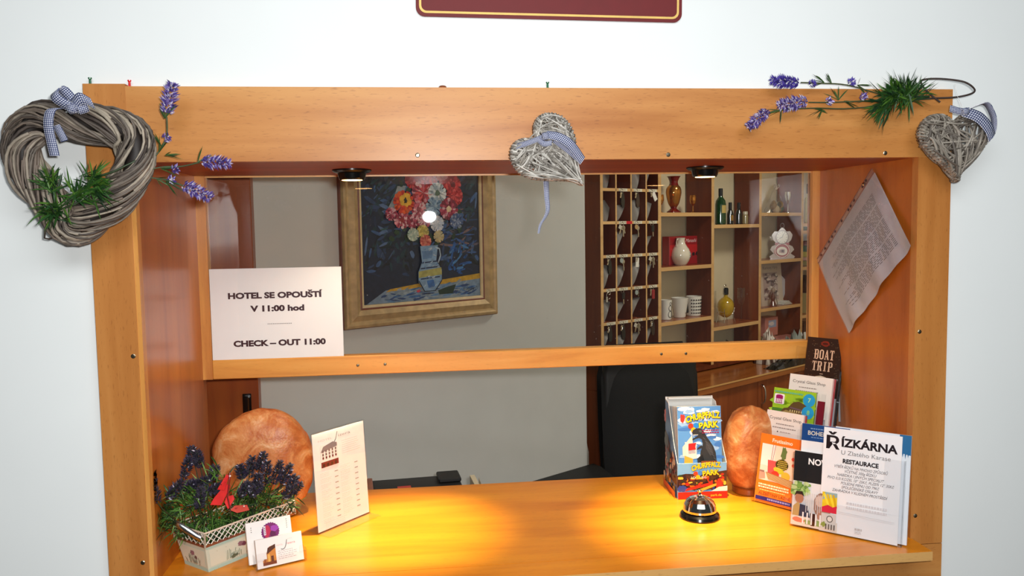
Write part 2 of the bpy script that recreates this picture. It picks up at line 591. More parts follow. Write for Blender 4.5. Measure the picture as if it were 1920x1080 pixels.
class Art(MB):
    """patches of ink: x right, y up on the page, stacked a hair apart"""
    def __init__(self, T=None, step=0.00012):
        super().__init__()
        self.T = T if T is not None else Matrix.Identity(4)
        self.step = step
        self.k = 1

    def poly(self, pts, col, layer=None):
        if layer is None:
            self.k += 1
            layer = self.k
        a = sum(pts[i][0] * pts[(i + 1) % len(pts)][1] - pts[(i + 1) % len(pts)][0] * pts[i][1] for i in range(len(pts)))
        if a < 0:
            pts = pts[::-1]
        z = layer * self.step
        self.add([(x, y, z) for x, y in pts], [tuple(range(len(pts)))], col, False, self.T)
        return self

    def rect(self, x0, y0, x1, y1, col, layer=None):
        return self.poly([(x0, y0), (x1, y0), (x1, y1), (x0, y1)], col, layer)

    def oval(self, cx, cy, rx, ry, col, n=18, layer=None, rot=0.0, wob=0.0):
        c, s = math.cos(rot), math.sin(rot)
        pts = []
        for i in range(n):
            a = 2 * PI * i / n
            k = 1 + random.uniform(-wob, wob)
            x, y = rx * k * math.cos(a), ry * k * math.sin(a)
            pts.append((cx + x * c - y * s, cy + x * s + y * c))
        return self.poly(pts, col, layer)

    def stroke(self, x0, y0, x1, y1, w, col, layer=None):
        dx, dy = x1 - x0, y1 - y0
        l = math.hypot(dx, dy) or 1e-6
        nx, ny = -dy / l * w / 2, dx / l * w / 2
        return self.poly([(x0 + nx, y0 + ny), (x0 - nx, y0 - ny), (x1 - nx, y1 - ny), (x1 + nx, y1 + ny)], col, layer)

    def text(self, s, x, y, h, col, align='c', width=None, bold=0.0, shear=0.0, stretch=1.0, arc=0.0, rot=0.0):
        """h = capital height; width squeezes or stretches to fit"""
        vs, fs = text_mesh(s, shear, bold)
        if not vs:
            return self
        x0, x1 = min(v[0] for v in vs), max(v[0] for v in vs)
        k = h / 0.70
        kx = (width / (x1 - x0)) if width else k * stretch
        w = (x1 - x0) * kx
        ox = {'c': -w / 2, 'l': 0, 'r': -w}[align]
        self.k += 1
        z = self.k * self.step
        out = []
        c, sn = math.cos(rot), math.sin(rot)
        for v in vs:
            px, py = (v[0] - x0) * kx + ox, v[1] * k
            if arc:
                t = px / (w / 2)
                py += arc * (1 - t * t)
            out.append((x + px * c - py * sn, y + px * sn + py * c, z))
        return self.add(out, fs, col, False, self.T)

    def lines(self, x, y, w, n, pitch, h, col, ragged=0.4, align='l'):
        """body copy too small to read: rows of short dashes"""
        self.k += 1
        for i in range(n):
            ww = w * (1 - random.uniform(0, ragged))
            x0 = x if align == 'l' else x + (w - ww) / 2
            p = x0
            while p < x0 + ww:
                q = min(p + random.uniform(.002, .006), x0 + ww)
                self.rect(p, y - i * pitch - h, q, y - i * pitch, col, self.k)
                p = q + 0.0012
        return self


def page_matrix(origin, right, lean_deg=0.0):
    """page whose lower-left corner is origin, running along `right` (unit XY), leaning back"""
    r = Vector((right[0], right[1], 0)).normalized()
    b = Vector((-r.y, r.x, 0))
    l = math.radians(lean_deg)
    u = Vector((0, 0, math.cos(l))) + b * math.sin(l)
    n = r.cross(u)
    m = Matrix((r, u, n)).transposed().to_4x4()
    m.translation = Vector(origin)
    return m

# ================================================================== THE SETTING
# frame front plane is Y = 0, the back office lies beyond Y = 0.42
XL, XLI, XRI, XR = -0.576, -0.505, 0.992, 1.062
PL_, PR_ = -0.497, 0.992            # inner faces of the hatch
ZC, ZTI, ZT = 1.080, 1.857, 1.990    # counter top, hatch soffit, top of frame


def struct(mb, name, mat):
    return tag(mb.build(name, mat), kind='structure')


w = MB()
w.box(-3.0, -0.515, 0.02, 0.42, 0, 2.9)
w.box(1.010, 3.2, 0.02, 0.42, 0, 2.9)
w.box(-0.515, 1.010, 0.02, 0.42, 1.875, 2.9)
w.box(-0.515, 1.010, 0.02, 0.42, 0, 1.055)
struct(w, 'wall_front', 'plaster')
struct(MB().box(-3.0, 3.2, -4.0, 5.2, -0.1, 0.0), 'floor', 'floor')
struct(MB().box(-3.0, 3.2, 0.42, 5.2, 2.9, 3.0), 'ceiling', 'ceiling')

# the back office is turned 34.5 degrees: local x runs along its walls, y into them
BR_O = Vector((0.800, 1.981, 0.0))
BR_A = math.radians(34.5)
BR = Matrix.Translation(BR_O) @ Matrix.Rotation(BR_A, 4, 'Z')


def br(s, n, z):
    return BR @ Vector((s, n, z))


struct(MB().box(-2.05, -0.313, -0.203, 0.30, 0, 2.9, T=BR), 'wall_back', 'greywall')
struct(MB().box(-0.313, 2.6, 0.165, 0.30, 0, 2.9, T=BR), 'wall_rear', 'cream')
struct(MB().box(2.9, 3.0, 0.42, 5.2, 0, 2.9), 'wall_right', 'cream')

# ================================================================== RECEPTION HATCH JOINERY
fr = thing('reception_hatch_frame', 'large beech laminate frame around the reception hatch on the white wall', 'frame')
MB().box(XL, XLI, 0.0, 0.02, 1.067, ZT + 0.004).build('post', 'beech_z', fr)
MB().box(XRI, XR, 0.0, 0.02, 1.067, ZTI).build('post', 'beech_z', fr)
MB().box(XLI, XR, 0.0005, 0.02, ZTI, ZT).build('top_beam', 'beech_x', fr)
MB().box(XL, XR, 0.0, 0.02, 0.0, 1.0655).build('apron_panel', 'beech_x', fr)
MB().box(XLI, PL_, 0.001, 0.02, ZC, ZTI).build('edge_strip', 'pine_z', fr)
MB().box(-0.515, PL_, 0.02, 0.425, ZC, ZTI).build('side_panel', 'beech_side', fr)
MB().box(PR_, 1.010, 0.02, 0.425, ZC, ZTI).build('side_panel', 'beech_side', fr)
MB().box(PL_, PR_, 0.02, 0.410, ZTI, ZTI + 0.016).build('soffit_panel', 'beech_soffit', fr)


def screw(x, y, z, parent, r=0.0042):
    s = MB()
    s.lathe([(r, 0.0), (r, 0.0006), (r * .7, 0.0013), (0.0001, 0.0015)], seg=12, T=Matrix.Translation((x, y, z)) @ Matrix.Rotation(PI / 2, 4, 'X'))
    s.box(-r * .75, r * .75, -r * .14, r * .14, 0.0014, 0.0018, T=Matrix.Translation((x, y, z)) @ Matrix.Rotation(PI / 2, 4, 'X') @ Matrix.Rotation(0.6, 4, 'Z'))
    return s.build('screw', 'steel', parent)


for x, z in ((0.0045, 1.8665), (0.4807, 1.8648), (0.9217, 1.8655)):
    screw(x, 0.0005, z, fr)
for x, z in ((-0.5142, 1.5097), (1.0022, 1.508), (1.0018, 1.1275), (-0.5159, 1.1261)):
    screw(x, 0.0, z, fr)

ct = thing('counter_top', 'long beech reception counter board with pale front edge', 'counter', (0.25, 0.2, 0))
c_ = MB()
c_.box(-0.497 - 0.25, 0.992 - 0.25, -0.199, 0.30, 1.062, 1.080)
c_.box(-0.50 - 0.25, 0.9952 - 0.25, -0.268, -0.2005, 1.062, 1.080)
c_.build('board', 'counter', ct)
MB().box(-0.50 - 0.25, 0.9952 - 0.25, -0.2692, -0.268, 1.062, 1.080).build('front_edge', 'edging', ct)

gs = thing('glass_screen', 'clear glass screen in a pine rail and stiles inside the hatch', 'glass screen')
MB().box(-0.4754, 0.9728, 0.398, 0.432, 1.391, 1.4355, bevel=0.0015).build('bottom_rail', 'pine', gs)
MB().box(PL_, -0.4754, 0.398, 0.424, 1.391, ZTI).build('stile', 'pine_z', gs)
MB().box(0.9728, PR_, 0.398, 0.424, 1.391, ZTI).build('stile', 'pine_z', gs)
MB().box(-0.4754, 0.9728, 0.4065, 0.4105, 1.8535, ZTI).build('top_bead', 'edging', gs)
MB().box(-0.4754, 0.9728, 0.4115, 0.4165, 1.4355, 1.8565).build('glass_pane', 'glass', gs)
for x, z in ((-0.1456, 1.4128), (-0.0823, 1.4131), (0.5878, 1.4146), (0.6499, 1.4138)):
    screw(x, 0.398, z, gs, 0.0035)

# recessed halogen lamps under the soffit
for i, (x, lab) in enumerate(((-0.133, 'black halogen spot under the soffit in front of the flower painting'), (0.636, 'black halogen spot under the soffit in front of the shelves'))):
    pl = thing('puck_light', lab, 'spot light', (x, 0.228, ZTI), group='halogen spots under the hatch soffit')
    MB().lathe([(0.0001, 0.0), (0.041, 0.0), (0.041, -0.003), (0.036, -0.0065), (0.030, -0.008), (0.0001, -0.008)][::-1], seg=40).build('flange', 'black_gloss', pl)
    MB().lathe([(0.030, -0.007), (0.0275, -0.018), (0.025, -0.022), (0.0215, -0.022), (0.0205, -0.017)][::-1], seg=40, cap=False).build('housing', 'black_gloss', pl)
    MB().lathe([(0.0001, -0.0225), (0.0212, -0.0225), (0.0212, -0.018), (0.0001, -0.018)], seg=32).build('lens', 'lamp_glow', pl)
    sp = bpy.data.lights.new('halogen_beam', 'SPOT')
    sp.energy = 78.0
    sp.color = (1.0, 0.86, 0.50)
    sp.spot_size = math.radians(44)
    sp.spot_blend = 1.0
    sp.shadow_soft_size = 0.012
    so = bpy.data.objects.new('halogen_beam', sp)
    so.location = (x, 0.228, ZTI - 0.026)
    aim = Vector(((-0.070, 0.215), (0.600, 0.165))[i] + (ZC,)) - so.location
    so.rotation_euler = aim.to_track_quat('-Z', 'Y').to_euler()
    COL.objects.link(so)
    sw = bpy.data.lights.new('halogen_spill', 'SPOT')
    sw.energy = 5.0
    sw.color = (1.0, 0.82, 0.58)
    sw.spot_size = math.radians(125)
    sw.spot_blend = 0.8
    sw.shadow_soft_size = 0.012
    wo = bpy.data.objects.new('halogen_spill', sw)
    wo.location = (x, 0.228, ZTI - 0.026)
    COL.objects.link(wo)

# ================================================================== THINGS ON THE WALL AND THE FRAME
sg = thing('wall_sign', 'dark red enamel sign with gold border on the wall above the frame', 'sign', (0.262, 0.02, 2.285))
sg.rotation_euler = (0, math.radians(0.62), 0)


def rrect(w, h, r, n=6):
    pts = []
    for cx, cy, a0 in ((w / 2 - r, h / 2 - r, 0), (-w / 2 + r, h / 2 - r, 90), (-w / 2 + r, -h / 2 + r, 180), (w / 2 - r, -h / 2 + r, 270)):
        for k in range(n + 1):
            a = math.radians(a0 + 90 * k / n)
            pts.append((cx + r * math.cos(a), cy + r * math.sin(a)))
    return pts


FACE = Matrix.Rotation(PI / 2, 4, 'X')     # page XY -> wall XZ, facing -Y
MB().prism(rrect(0.505, 0.332, 0.016), 0.0, 0.004, T=FACE).build('plate', 'red_lacquer', sg)
bd = MB()
o_, i_ = rrect(0.493, 0.320, 0.013), rrect(0.485, 0.312, 0.010)
n_ = len(o_)
bd.add([(x, y, 0.0044) for x, y in o_ + i_], [(k, (k + 1) % n_, n_ + (k + 1) % n_, n_ + k) for k in range(n_)], T=FACE)
bd.build('gold_border', 'gold', sg)

for x, z, col, lab in ((-0.5673, 1.9965, (30, 96, 62), 'green push pin at the left end of the frame top'), (-0.5009, 1.9925, (214, 20, 24), 'red push pin on top of the frame near the wreath'), (0.2508, 1.9925, (22, 100, 66), 'green push pin at the middle of the frame top')):
    pp = thing('push_pin', lab, 'push pin', (x, 0.012, z - 0.0025), group='push pins along the frame top')
    MB().lathe([(0.0036, 0.0005), (0.0036, 0.0015), (0.0022, 0.0028), (0.0019, 0.009), (0.0031, 0.0105), (0.0034, 0.0125), (0.0001, 0.013)], col, 16).build('grip', 'ceramic', pp)
    MB().lathe([(0.0005, -0.005), (0.0005, 0.0006)], seg=6).build('needle', 'steel', pp)
kn = MB()
kn.ball((0, 0, 0.001), 0.0075, (128, 66, 34), squash=(1, .8, .45))
tag(kn.build('wooden_knob', 'ceramic', loc=(0.0538, 0.012, 1.9915)), 'small brown wooden knob lying on top of the frame', 'knob')

# A4 notice standing on the rail
ps = thing('paper_notice', 'white paper notice about hotel check-out standing on the pine rail', 'notice', (-0.4745, 0.4015, 1.4357))
MB().box(0, 0.297, 0.0, 0.0006, 0, 0.210).build('sheet', 'paper', ps)
INK = (58, 14, 20)
for s_, x_, z_, w_ in (('HOTEL SE OPOUŠTÍ', 0.146, 0.141, 0.213), ('V 11:00 hod', 0.149, 0.1105, 0.122), (None, 0, 0, 0), ('CHECK – OUT 11:00', 0.152, 0.0300, 0.209)):
    a = Art(T=FACE)
    if s_:
        a.text(s_, x_, z_, 0.0128, INK, width=w_, bold=0.05)
        a.build('lettering', 'print', ps)
    else:
        for k in range(14):
            a.rect(0.126 + k * 0.0040, 0.080, 0.1280 + k * 0.0040, 0.0814, INK, 4)
        a.build('dotted_line', 'print', ps)
MB().box(0, 0.299, -0.0016, -0.0010, 0, 0.211).build('clear_cover', 'acrylic', ps)

# the plastic sleeve pinned by one corner to the right side panel
sl = thing('plastic_sleeve', 'crumpled plastic sleeve with printed page hanging askew on the right side panel', 'document sleeve', (0.992, 0.159, 1.846))
T0, TLc, TRc = Vector((0, 0.159, 1.846)), Vector((0, 0.4005, 1.638)), Vector((0, 0.0046, 1.682))
eu, ev = (TLc - T0), (TRc - T0)      # along the punched strip, across the page


def sleeve_pt(u, v, lift=0.0):
    p = eu * u + ev * v
    bul = 0.010 * math.sin(PI * min(1, max(0, u))) * math.sin(PI * v * .9) + 0.006 * v * (1 - u) + 0.0032 * math.sin(13 * u + 3.2 * v) * v + 0.0016 * math.sin(29 * u - 4 * v) * v
    return Vector((-0.003 - max(0, bul) - lift, p.y, p.z))


def sleeve_sheet(u0, u1, v0, v1, nu, nv, lift, th=0.0004):
    mb = MB()
    vs, fs = [], []
    for i in range(nu + 1):
        for j in range(nv + 1):
            vs.append(sleeve_pt(u0 + (u1 - u0) * i / nu, v0 + (v1 - v0) * j / nv, lift))
    top = len(vs)
    vs += [v + Vector((th, 0, 0)) for v in vs]
    for i in range(nu):
        for j in range(nv):
            q = (i * (nv + 1) + j, i * (nv + 1) + j + 1, (i + 1) * (nv + 1) + j + 1, (i + 1) * (nv + 1) + j)
            fs += [q, tuple(top + k for k in reversed(q))]
    mb.add(vs, fs, (255, 255, 255), True)
    return mb


sleeve_sheet(0, 1, 0.055, 1, 26, 20, 0.0).build('page', 'slip', sl)
ink = MB()
random.seed(5)
for r in range(34):
    v0 = 0.20 + r * 0.0195
    if r in (7, 16, 26):
        continue
    u = 0.10
    uend = random.uniform(0.62, 0.90)
    while u < uend:
        q = min(uend, u + random.uniform(0.02, 0.05))
        pts = [sleeve_pt(u, v0, 0.0008), sleeve_pt(q, v0, 0.0008), sleeve_pt(q, v0 + 0.008, 0.0008), sleeve_pt(u, v0 + 0.008, 0.0008)]
        ink.add(pts, [(0, 1, 2, 3)], (104, 94, 92))
        u = q + 0.012
ink.build('printed_lines', 'print', sl)
sleeve_sheet(0, 1.004, 0.0, 1.004, 26, 20, 0.0018).build('film', 'film', sl)
st = MB()
for u in (0.10, 0.16, 0.30, 0.36, 0.40, 0.52, 0.64, 0.70, 0.76, 0.84, 0.92):
    p = sleeve_pt(u, 0.026, 0.0026)
    st.lathe([(0.0034, 0), (0.0034, 0.0005), (0.0001, 0.0006)], (74, 40, 34), 10, T=Matrix.Translation(p) @ Matrix.Rotation(-PI / 2, 4, 'Y'))
e0, e1 = sleeve_pt(0, 0.052, 0.0026), sleeve_pt(1, 0.052, 0.0026)
st.tube([e0, e1], 0.0007, (120, 82, 80), 4)
e0, e1 = sleeve_pt(0, 0.001, 0.0026), sleeve_pt(1, 0.001, 0.0026)
st.tube([e0, e1], 0.0006, (120, 82, 80), 4)
st.build('punched_strip', 'print', sl)
pn = MB()
pn.ball(sleeve_pt(0.13, 0.03, 0.004), 0.0042, (214, 210, 204))
pn.build('pin_head', 'chrome', sl)

# ================================================================== WOVEN HEARTS, WREATH, LAVENDER
GREYS = [(132, 122, 110), (112, 102, 92), (158, 146, 130), (88, 78, 70), (178, 166, 148), (122, 108, 96), (76, 66, 60)]
SILV = [(172, 168, 160), (196, 192, 184), (142, 136, 128), (214, 210, 202), (112, 106, 98), (158, 152, 142)]


def spline(pts, n, closed=True):
    out = []
    m = len(pts)
    for i in range(n):
        t = i / n * m if closed else i / (n - 1) * (m - 1)
        k = int(t)
        f = t - k
        g = (lambda q: pts[q % m]) if closed else (lambda q: pts[min(max(q, 0), m - 1)])
        p0, p1, p2, p3 = (Vector(g(k + d)) for d in (-1, 0, 1, 2))
        out.append(0.5 * ((2 * p1) + (p2 - p0) * f + (2 * p0 - 5 * p1 + 4 * p2 - p3) * f * f + (3 * p1 - p0 - 3 * p2 + p3) * f ** 3))
    return out


# big wreath: local x/z in the plane of the wall, centre of the heart at the Empty
wr = thing('heart_wreath', 'large grey willow heart wreath hanging over the left post', 'wreath', (-0.5685, -0.052, 1.8455))
PXM = 0.000858
cl = [(38, 270), (62, 228), (108, 220), (155, 225), (205, 230), (245, 248), (253, 283), (245, 322), (220, 362), (182, 395), (146, 420), (124, 426), (103, 402), (75, 362), (50, 318)]
cl = [((x - 145) * PXM, 0.0, -(y - 310) * PXM) for x, y in cl]
ring = spline(cl, 120)
random.seed(3)
wv = MB()
NR = 120


def frame_at(i):
    t = (ring[(i + 1) % NR] - ring[i - 1]).normalized()
    y = Vector((0, 1, 0))
    return t, t.cross(y).normalized(), y


def ring_pt(s, ang, rad):
    i = int(s) % NR
    f = s - int(s)
    p = ring[i].lerp(ring[(i + 1) % NR], f)
    t, a_, b_ = frame_at(i)
    return p + a_ * rad * math.cos(ang) + b_ * rad * 0.72 * math.sin(ang)


for k in range(210):
    s0 = random.uniform(0, NR) if k > 90 else k * NR / 90
    ln = random.uniform(24, 40)
    a0 = random.uniform(0, 2 * PI)
    tw = random.uniform(2.2, 3.6)
    rad = random.uniform(0.025, 0.0350)
    pts = []
    for j in range(15):
        t = j / 14
        rr = rad * (0.86 + 0.16 * math.sin(PI * t))
        pts.append(ring_pt((s0 + ln * t) % NR, a0 - tw * t, rr))
    wv.tube(pts, random.uniform(0.0017, 0.0031), random.choice(GREYS), 6)
core = MB()
core_pts = [p + Vector((0, 0.003, 0)) for p in ring]
wv.tube(core_pts, 0.0165, (40, 32, 28), 8, closed=True)
wv.build('willow_weave', 'wicker', wr)


def lp(px, py, y=0.0):
    """offset inside the wreath, from its own flat layout"""
    return Vector(((px - 145) * PXM, y, -(py - 310) * PXM))


def tuft(mb, c, d, n, ln, spread=0.9, wdt=0.0024):
    cols = [(36, 74, 26), (54, 96, 32), (24, 54, 24), (78, 118, 40), (44, 84, 40)]
    for _ in range(n):
        dd = Vector(d).normalized() + Vector((random.gauss(0, spread), random.gauss(0, spread * .6), random.gauss(0, spread)))
        b = Vector(c) + Vector((random.gauss(0, .006), random.gauss(0, .004), random.gauss(0, .006)))
        mb.blade(b, dd, ln * random.uniform(0.55, 1.15), wdt * random.uniform(.7, 1.2), random.uniform(-.1, .35), random.choice(cols))


g = MB()
tuft(g, lp(108, 352, -0.034), (-.1, -.35, 1), 60, 0.040, 0.75)
tuft(g, lp(150, 372, -0.030), (.5, -.3, .5), 55, 0.042, 0.8)
tuft(g, lp(178, 335, -0.028), (1, -.2, .25), 60, 0.040, 0.6)
tuft(g, lp(182, 362, -0.030), (1, -.3, .0), 45, 0.038, 0.6)
tuft(g, lp(112, 398, -0.036), (-.1, -.5, -.1), 80, 0.038, 0.9)
for p, q in (((108, 398), (178, 335)), ((108, 398), (182, 362)), ((112, 398), (108, 352)), ((178, 335), (262, 300))):
    g.tube([lp(*p, -0.03), lp((p[0] + q[0]) / 2 + 4, (p[1] + q[1]) / 2 + 5, -0.034), lp(*q, -0.022)], 0.0018, (40, 62, 30), 5)
g.build('grass_sprig', 'leaf', wr)
wl = MB()
wl.tube([lp(92, 425, -0.03), lp(84, 432, -0.02), lp(74, 450, -0.005), lp(82, 452, -0.004), lp(106, 446, -0.01), lp(112, 442, -0.02)], 0.0016, (66, 50, 40), 6)
wl.tube([lp(84, 415, -0.03), lp(95, 410, -0.036), lp(118, 380, -0.034)], 0.0016, (66, 50, 40), 6)
wl.build('wire_loop', 'wicker', wr)
rb = MB()
SX = Vector((1, 0, 0))
# bow: left loop, right loop, knot, hanging tail
loopL = spline([lp(158, 203, -.040), lp(134, 186, -.050), lp(128, 172, -.044), lp(138, 166, -.034), (lp(162, 196, -.034))], 14, False)
rb.ribbon(loopL, Vector((0.75, -.15, 0.55)), 0.017)
loopR = spline([lp(156, 200, -.038), lp(176, 184, -.048), lp(196, 194, -.044)], 9, False)
rb.ribbon(loopR, Vector((-.35, -.15, 1)), 0.019)
loopR2 = spline([lp(160, 203, -.030), lp(176, 192, -.036), lp(184, 200, -.040), lp(168, 206, -.042)], 9, False)
rb.ribbon(loopR2, Vector((-.2, -.3, 1)), 0.014)
tail = spline([lp(150, 202, -.040), lp(122, 204, -.043), lp(114, 218, -.043), lp(111, 240, -.040), lp(113, 268, -.036), lp(117, 292, -.036)], 22, False)
rb.ribbon(tail, SX, 0.0155)
tail2 = spline([lp(118, 232, -.026), lp(126, 252, -.022), lp(131, 262, -.024)], 8, False)
rb.ribbon(tail2, Vector((1, 0, .3)), 0.012)
rb.knot(lp(157, 202, -.040), 0.0075, 0.013)
rb.build('gingham_bow', 'gingham', wr)

PURP = [(92, 74, 158), (70, 54, 134), (124, 108, 186), (58, 44, 112), (150, 138, 206), (82, 62, 150), (196, 188, 226)]
DKP = [(44, 40, 58), (34, 32, 46), (58, 54, 72), (28, 26, 38), (66, 62, 78)]


def spike(mb, p0, p1, r, n, cols, size=0.0042, white=0.0):
    p0, p1 = Vector(p0), Vector(p1)
    ax = (p1 - p0).normalized()
    for _ in range(n):
        t = random.random()
        rad = r * (0.55 + 0.75 * math.sin(PI * min(1, 0.15 + 0.85 * t) * .95)) * random.uniform(.5, 1.0)
        v = Vector((random.gauss(0, 1), random.gauss(0, 1), random.gauss(0, 1)))
        v = (v - ax * v.dot(ax))
        v = v.normalized() if v.length > 1e-4 else Vector((0, -1, 0))
        d = (v + ax * 0.6).normalized()
        c = p0.lerp(p1, t) + v * rad * 0.5
        s = d.cross(ax)
        s = s.normalized() if s.length > 1e-4 else Vector((1, 0, 0))
        e = s.cross(d)
        L = size * random.uniform(.8, 1.5)
        W = size * 0.42
        col = (222, 216, 238) if random.random() < white else random.choice(cols)
        tip = c + d * (L + rad * .4)
        m_ = c + d * L * .5
        mb.add([c, m_ + s * W, m_ + e * W * .8, m_ - s * W, m_ - e * W * .8, tip], [(0, 2, 1), (0, 3, 2), (0, 4, 3), (0, 1, 4), (1, 2, 5), (2, 3, 5), (3, 4, 5), (4, 1, 5)], col, False)


def lavender(parent, stem, sp, r, n, cols=PURP, buds=(), leaves=(), white=0.05, col=(62, 82, 48)):
    """one stem with its flower spike; part of the bunch it belongs to"""
    st_ = MB()
    st_.tube(spline(stem, 16, False), 0.0013, col, 5)
    for c, d in leaves:
        for _ in range(5):
            st_.blade(c, Vector(d) + Vector((random.gauss(0, .35), random.gauss(0, .3), random.gauss(0, .35))), random.uniform(.018, .036), 0.0019, .1, random.choice([(54, 88, 40), (74, 104, 52), (40, 66, 34)]))
    so_ = st_.build('stem', 'leaf', parent)
    fl = MB()
    spike(fl, sp[0], sp[1], r, n, cols, white=white)
    fl.build('flower_spike', 'petal', so_)
    for b in buds:
        fl = MB()
        spike(fl, Vector(b) - Vector((.005, 0, .002)), Vector(b) + Vector((.005, 0, .002)), 0.007, 34, cols, 0.004, white)
        fl.build('flower_bud', 'petal', so_)


# three lavender stems pushed through the right of the wreath
lavender(wr, [lp(262, 320, -.01), lp(292, 288, .0), lp(312, 252, .004), lp(316, 212, .0)], (lp(316, 205, .0), lp(331, 146, -.002)), 0.0125, 260, buds=(lp(312, 253, .0),), leaves=((lp(298, 282, 0), (.5, 0, 1)), (lp(312, 215, 0), (.1, 0, 1)), (lp(303, 270, 0), (-.6, -.2, .6))), white=.16)
lavender(wr, [lp(255, 325, -.01), lp(300, 312, .0), lp(340, 310, .004), lp(375, 302, .004)], (lp(378, 299, .004), lp(434, 306, .004)), 0.0105, 230, buds=(lp(326, 316, .002),), leaves=((lp(372, 302, 0), (.9, 0, .7)), (lp(300, 315, 0), (1, 0, -.1)), (lp(310, 288, 0), (1, 0, .05))), white=.1)
lavender(wr, [lp(250, 330, -.01), lp(290, 334, .0), lp(318, 340, .002), lp(342, 350, .003)], (lp(340, 348, .003), lp(394, 374, .003)), 0.0115, 240, buds=(lp(318, 338, .002),), leaves=((lp(290, 334, 0), (1, 0, -.2)), (lp(308, 340, 0), (1, 0, -.6))), white=.14)


def heart_xy(t):
    return 16 * math.sin(t) ** 3, 13 * math.cos(t) - 5 * math.cos(2 * t) - 2 * math.cos(3 * t) - math.cos(4 * t) + 2.5


HP = [heart_xy(2 * PI * k / 90) for k in range(90)]


def inside(x, y):
    c = False
    for i in range(90):
        x1, y1 = HP[i]
        x2, y2 = HP[i - 1]
        if (y1 > y) != (y2 > y) and x < (x2 - x1) * (y - y1) / (y2 - y1) + x1:
            c = not c
    return c


def wicker_heart(name, label, loc, rot, kx, ky, depth, cols, seed, strands, thick):
    h = thing(name, label, 'wicker heart', loc, group='small woven hearts on the frame')
    random.seed(seed)
    R_ = Matrix.Rotation(rot, 4, 'Y')

    def P(x, y, side):
        # cushion: thick in the middle, thin at the rim
        d = 1.0
        for s in (1.0,):
            r = max(abs(x) / 17.0, abs(y - 0) / 17.5)
            d = max(0.0, 1 - r ** 2.2) ** 0.5
        return R_ @ Vector((x * kx, side * depth * (0.35 + 0.65 * d), y * ky))
    mb = MB()
    n = 0
    while n < strands:
        a_, b_ = random.sample(range(90), 2)
        (x0, y0), (x1, y1) = HP[a_], HP[b_]
        if math.hypot(x1 - x0, y1 - y0) < 9:
            continue
        side = -1 if random.random() < 0.68 else 1
        mx, my = random.gauss(0, 1.4), random.gauss(0, 1.4)
        pts, ok = [], True
        for j in range(10):
            t = j / 9
            x = x0 + (x1 - x0) * t + mx * math.sin(PI * t)
            y = y0 + (y1 - y0) * t + my * math.sin(PI * t)
            if 0.12 < t < 0.88 and not inside(x * 1.02, y * 1.02):
                ok = False
                break
            lift = random.uniform(-.0008, .0008)
            edge = math.sin(PI * t) ** 0.45
            p = P(x, y, side * edge)
            pts.append(p + Vector((0, lift + side * (-.0002) * (n % 7), 0)))
        if not ok:
            continue
        n += 1
        mb.tube(pts, random.uniform(.6, 1.2) * thick, random.choice(cols), 5, flat=0.6)
    # bound rim
    for k in range(0, 90):
        x, y = HP[k]
        for q in range(2):
            e = random.uniform(.80, .93)
            ang = random.uniform(-.15, .15)
            pts = []
            for j in range(9):
                u = 2 * PI * j / 8
                s_ = 1.0 + (e - 1) * (0.5 - 0.5 * math.cos(u))
                pp = P(x * s_ + ang * 8 * (1 - math.cos(u)) * -y * .02, y * s_ + ang * 8 * (1 - math.cos(u)) * x * .02, 0)
                pts.append(pp + Vector((0, math.sin(u) * depth * .62, 0)))
            mb.tube(pts, random.uniform(.0012, .0021), random.choice(cols), 5)
    for s_, yy in ((0.97, 0), (0.9, -.3), (0.9, .3)):
        mb.tube([P(x * s_, y * s_, 0) + Vector((0, yy * depth, 0)) for x, y in HP], 0.0026, random.choice(cols[:3]), 6, closed=True)
    mb.build('woven_body', 'wicker', h)
    return h


# middle heart, tip to the lower right
HC = Vector((0.2535, -0.036, 1.8570))
h1 = wicker_heart('wicker_heart', 'silver grey wicker heart tilted on the middle of the top beam', HC, math.radians(-46), 0.00405, 0.0050, 0.024, SILV, 21, 230, .0021)
rb = MB()


def q1(px, py, y):
    return Vector(((px - 1035) * 0.000985, y, -(py - 292) * 0.000985))


rb.ribbon(spline([q1(963, 272, -.016), q1(985, 266, -.026), q1(1012, 256, -.034)], 8, False), Vector((.25, 0, 1)), 0.011)
rb.ribbon(spline([q1(1012, 253, -.036), q1(1035, 258, -.044), q1(1058, 272, -.044), q1(1082, 300, -.030)], 14, False), Vector((.62, 0, .78)), 0.016)
rb.ribbon(spline([q1(1082, 302, -.029), q1(1060, 284, -.034), q1(1030, 262, -.036)], 8, False), Vector((.62, 0, .78)), 0.012)
rb.ribbon(spline([q1(1000, 262, -.034), q1(1010, 270, -.040), q1(1024, 268, -.040)], 8, False), Vector((.2, 0, 1)), 0.010)
rb.knot(q1(1013, 256, -.036), 0.0055, 0.010)
rb.ribbon(spline([q1(1021, 330, .012), q1(1021, 362, .006), q1(1022, 388, .002), q1(1017, 402, .004), q1(1008, 416, .004), q1(1004, 432, .002)], 22, False), Vector((1, 0, .12)), 0.0105, w1=0.004)
rb.build('gingham_bow', 'gingham', h1)

HC2 = Vector((1.0435, -0.034, 1.8720))
h2 = wicker_heart('wicker_heart', 'grey openwork wicker heart hanging at the right end of the beam', HC2, math.radians(-3), 0.00455, 0.0046, 0.020, [(150, 142, 130), (124, 116, 106), (172, 164, 152), (104, 96, 88), (160, 150, 138)], 8, 100, .0029)
rb = MB()


def q2(px, py, y):
    return Vector(((px - 1787) * 0.00112, y, -(py - 280) * 0.00112))


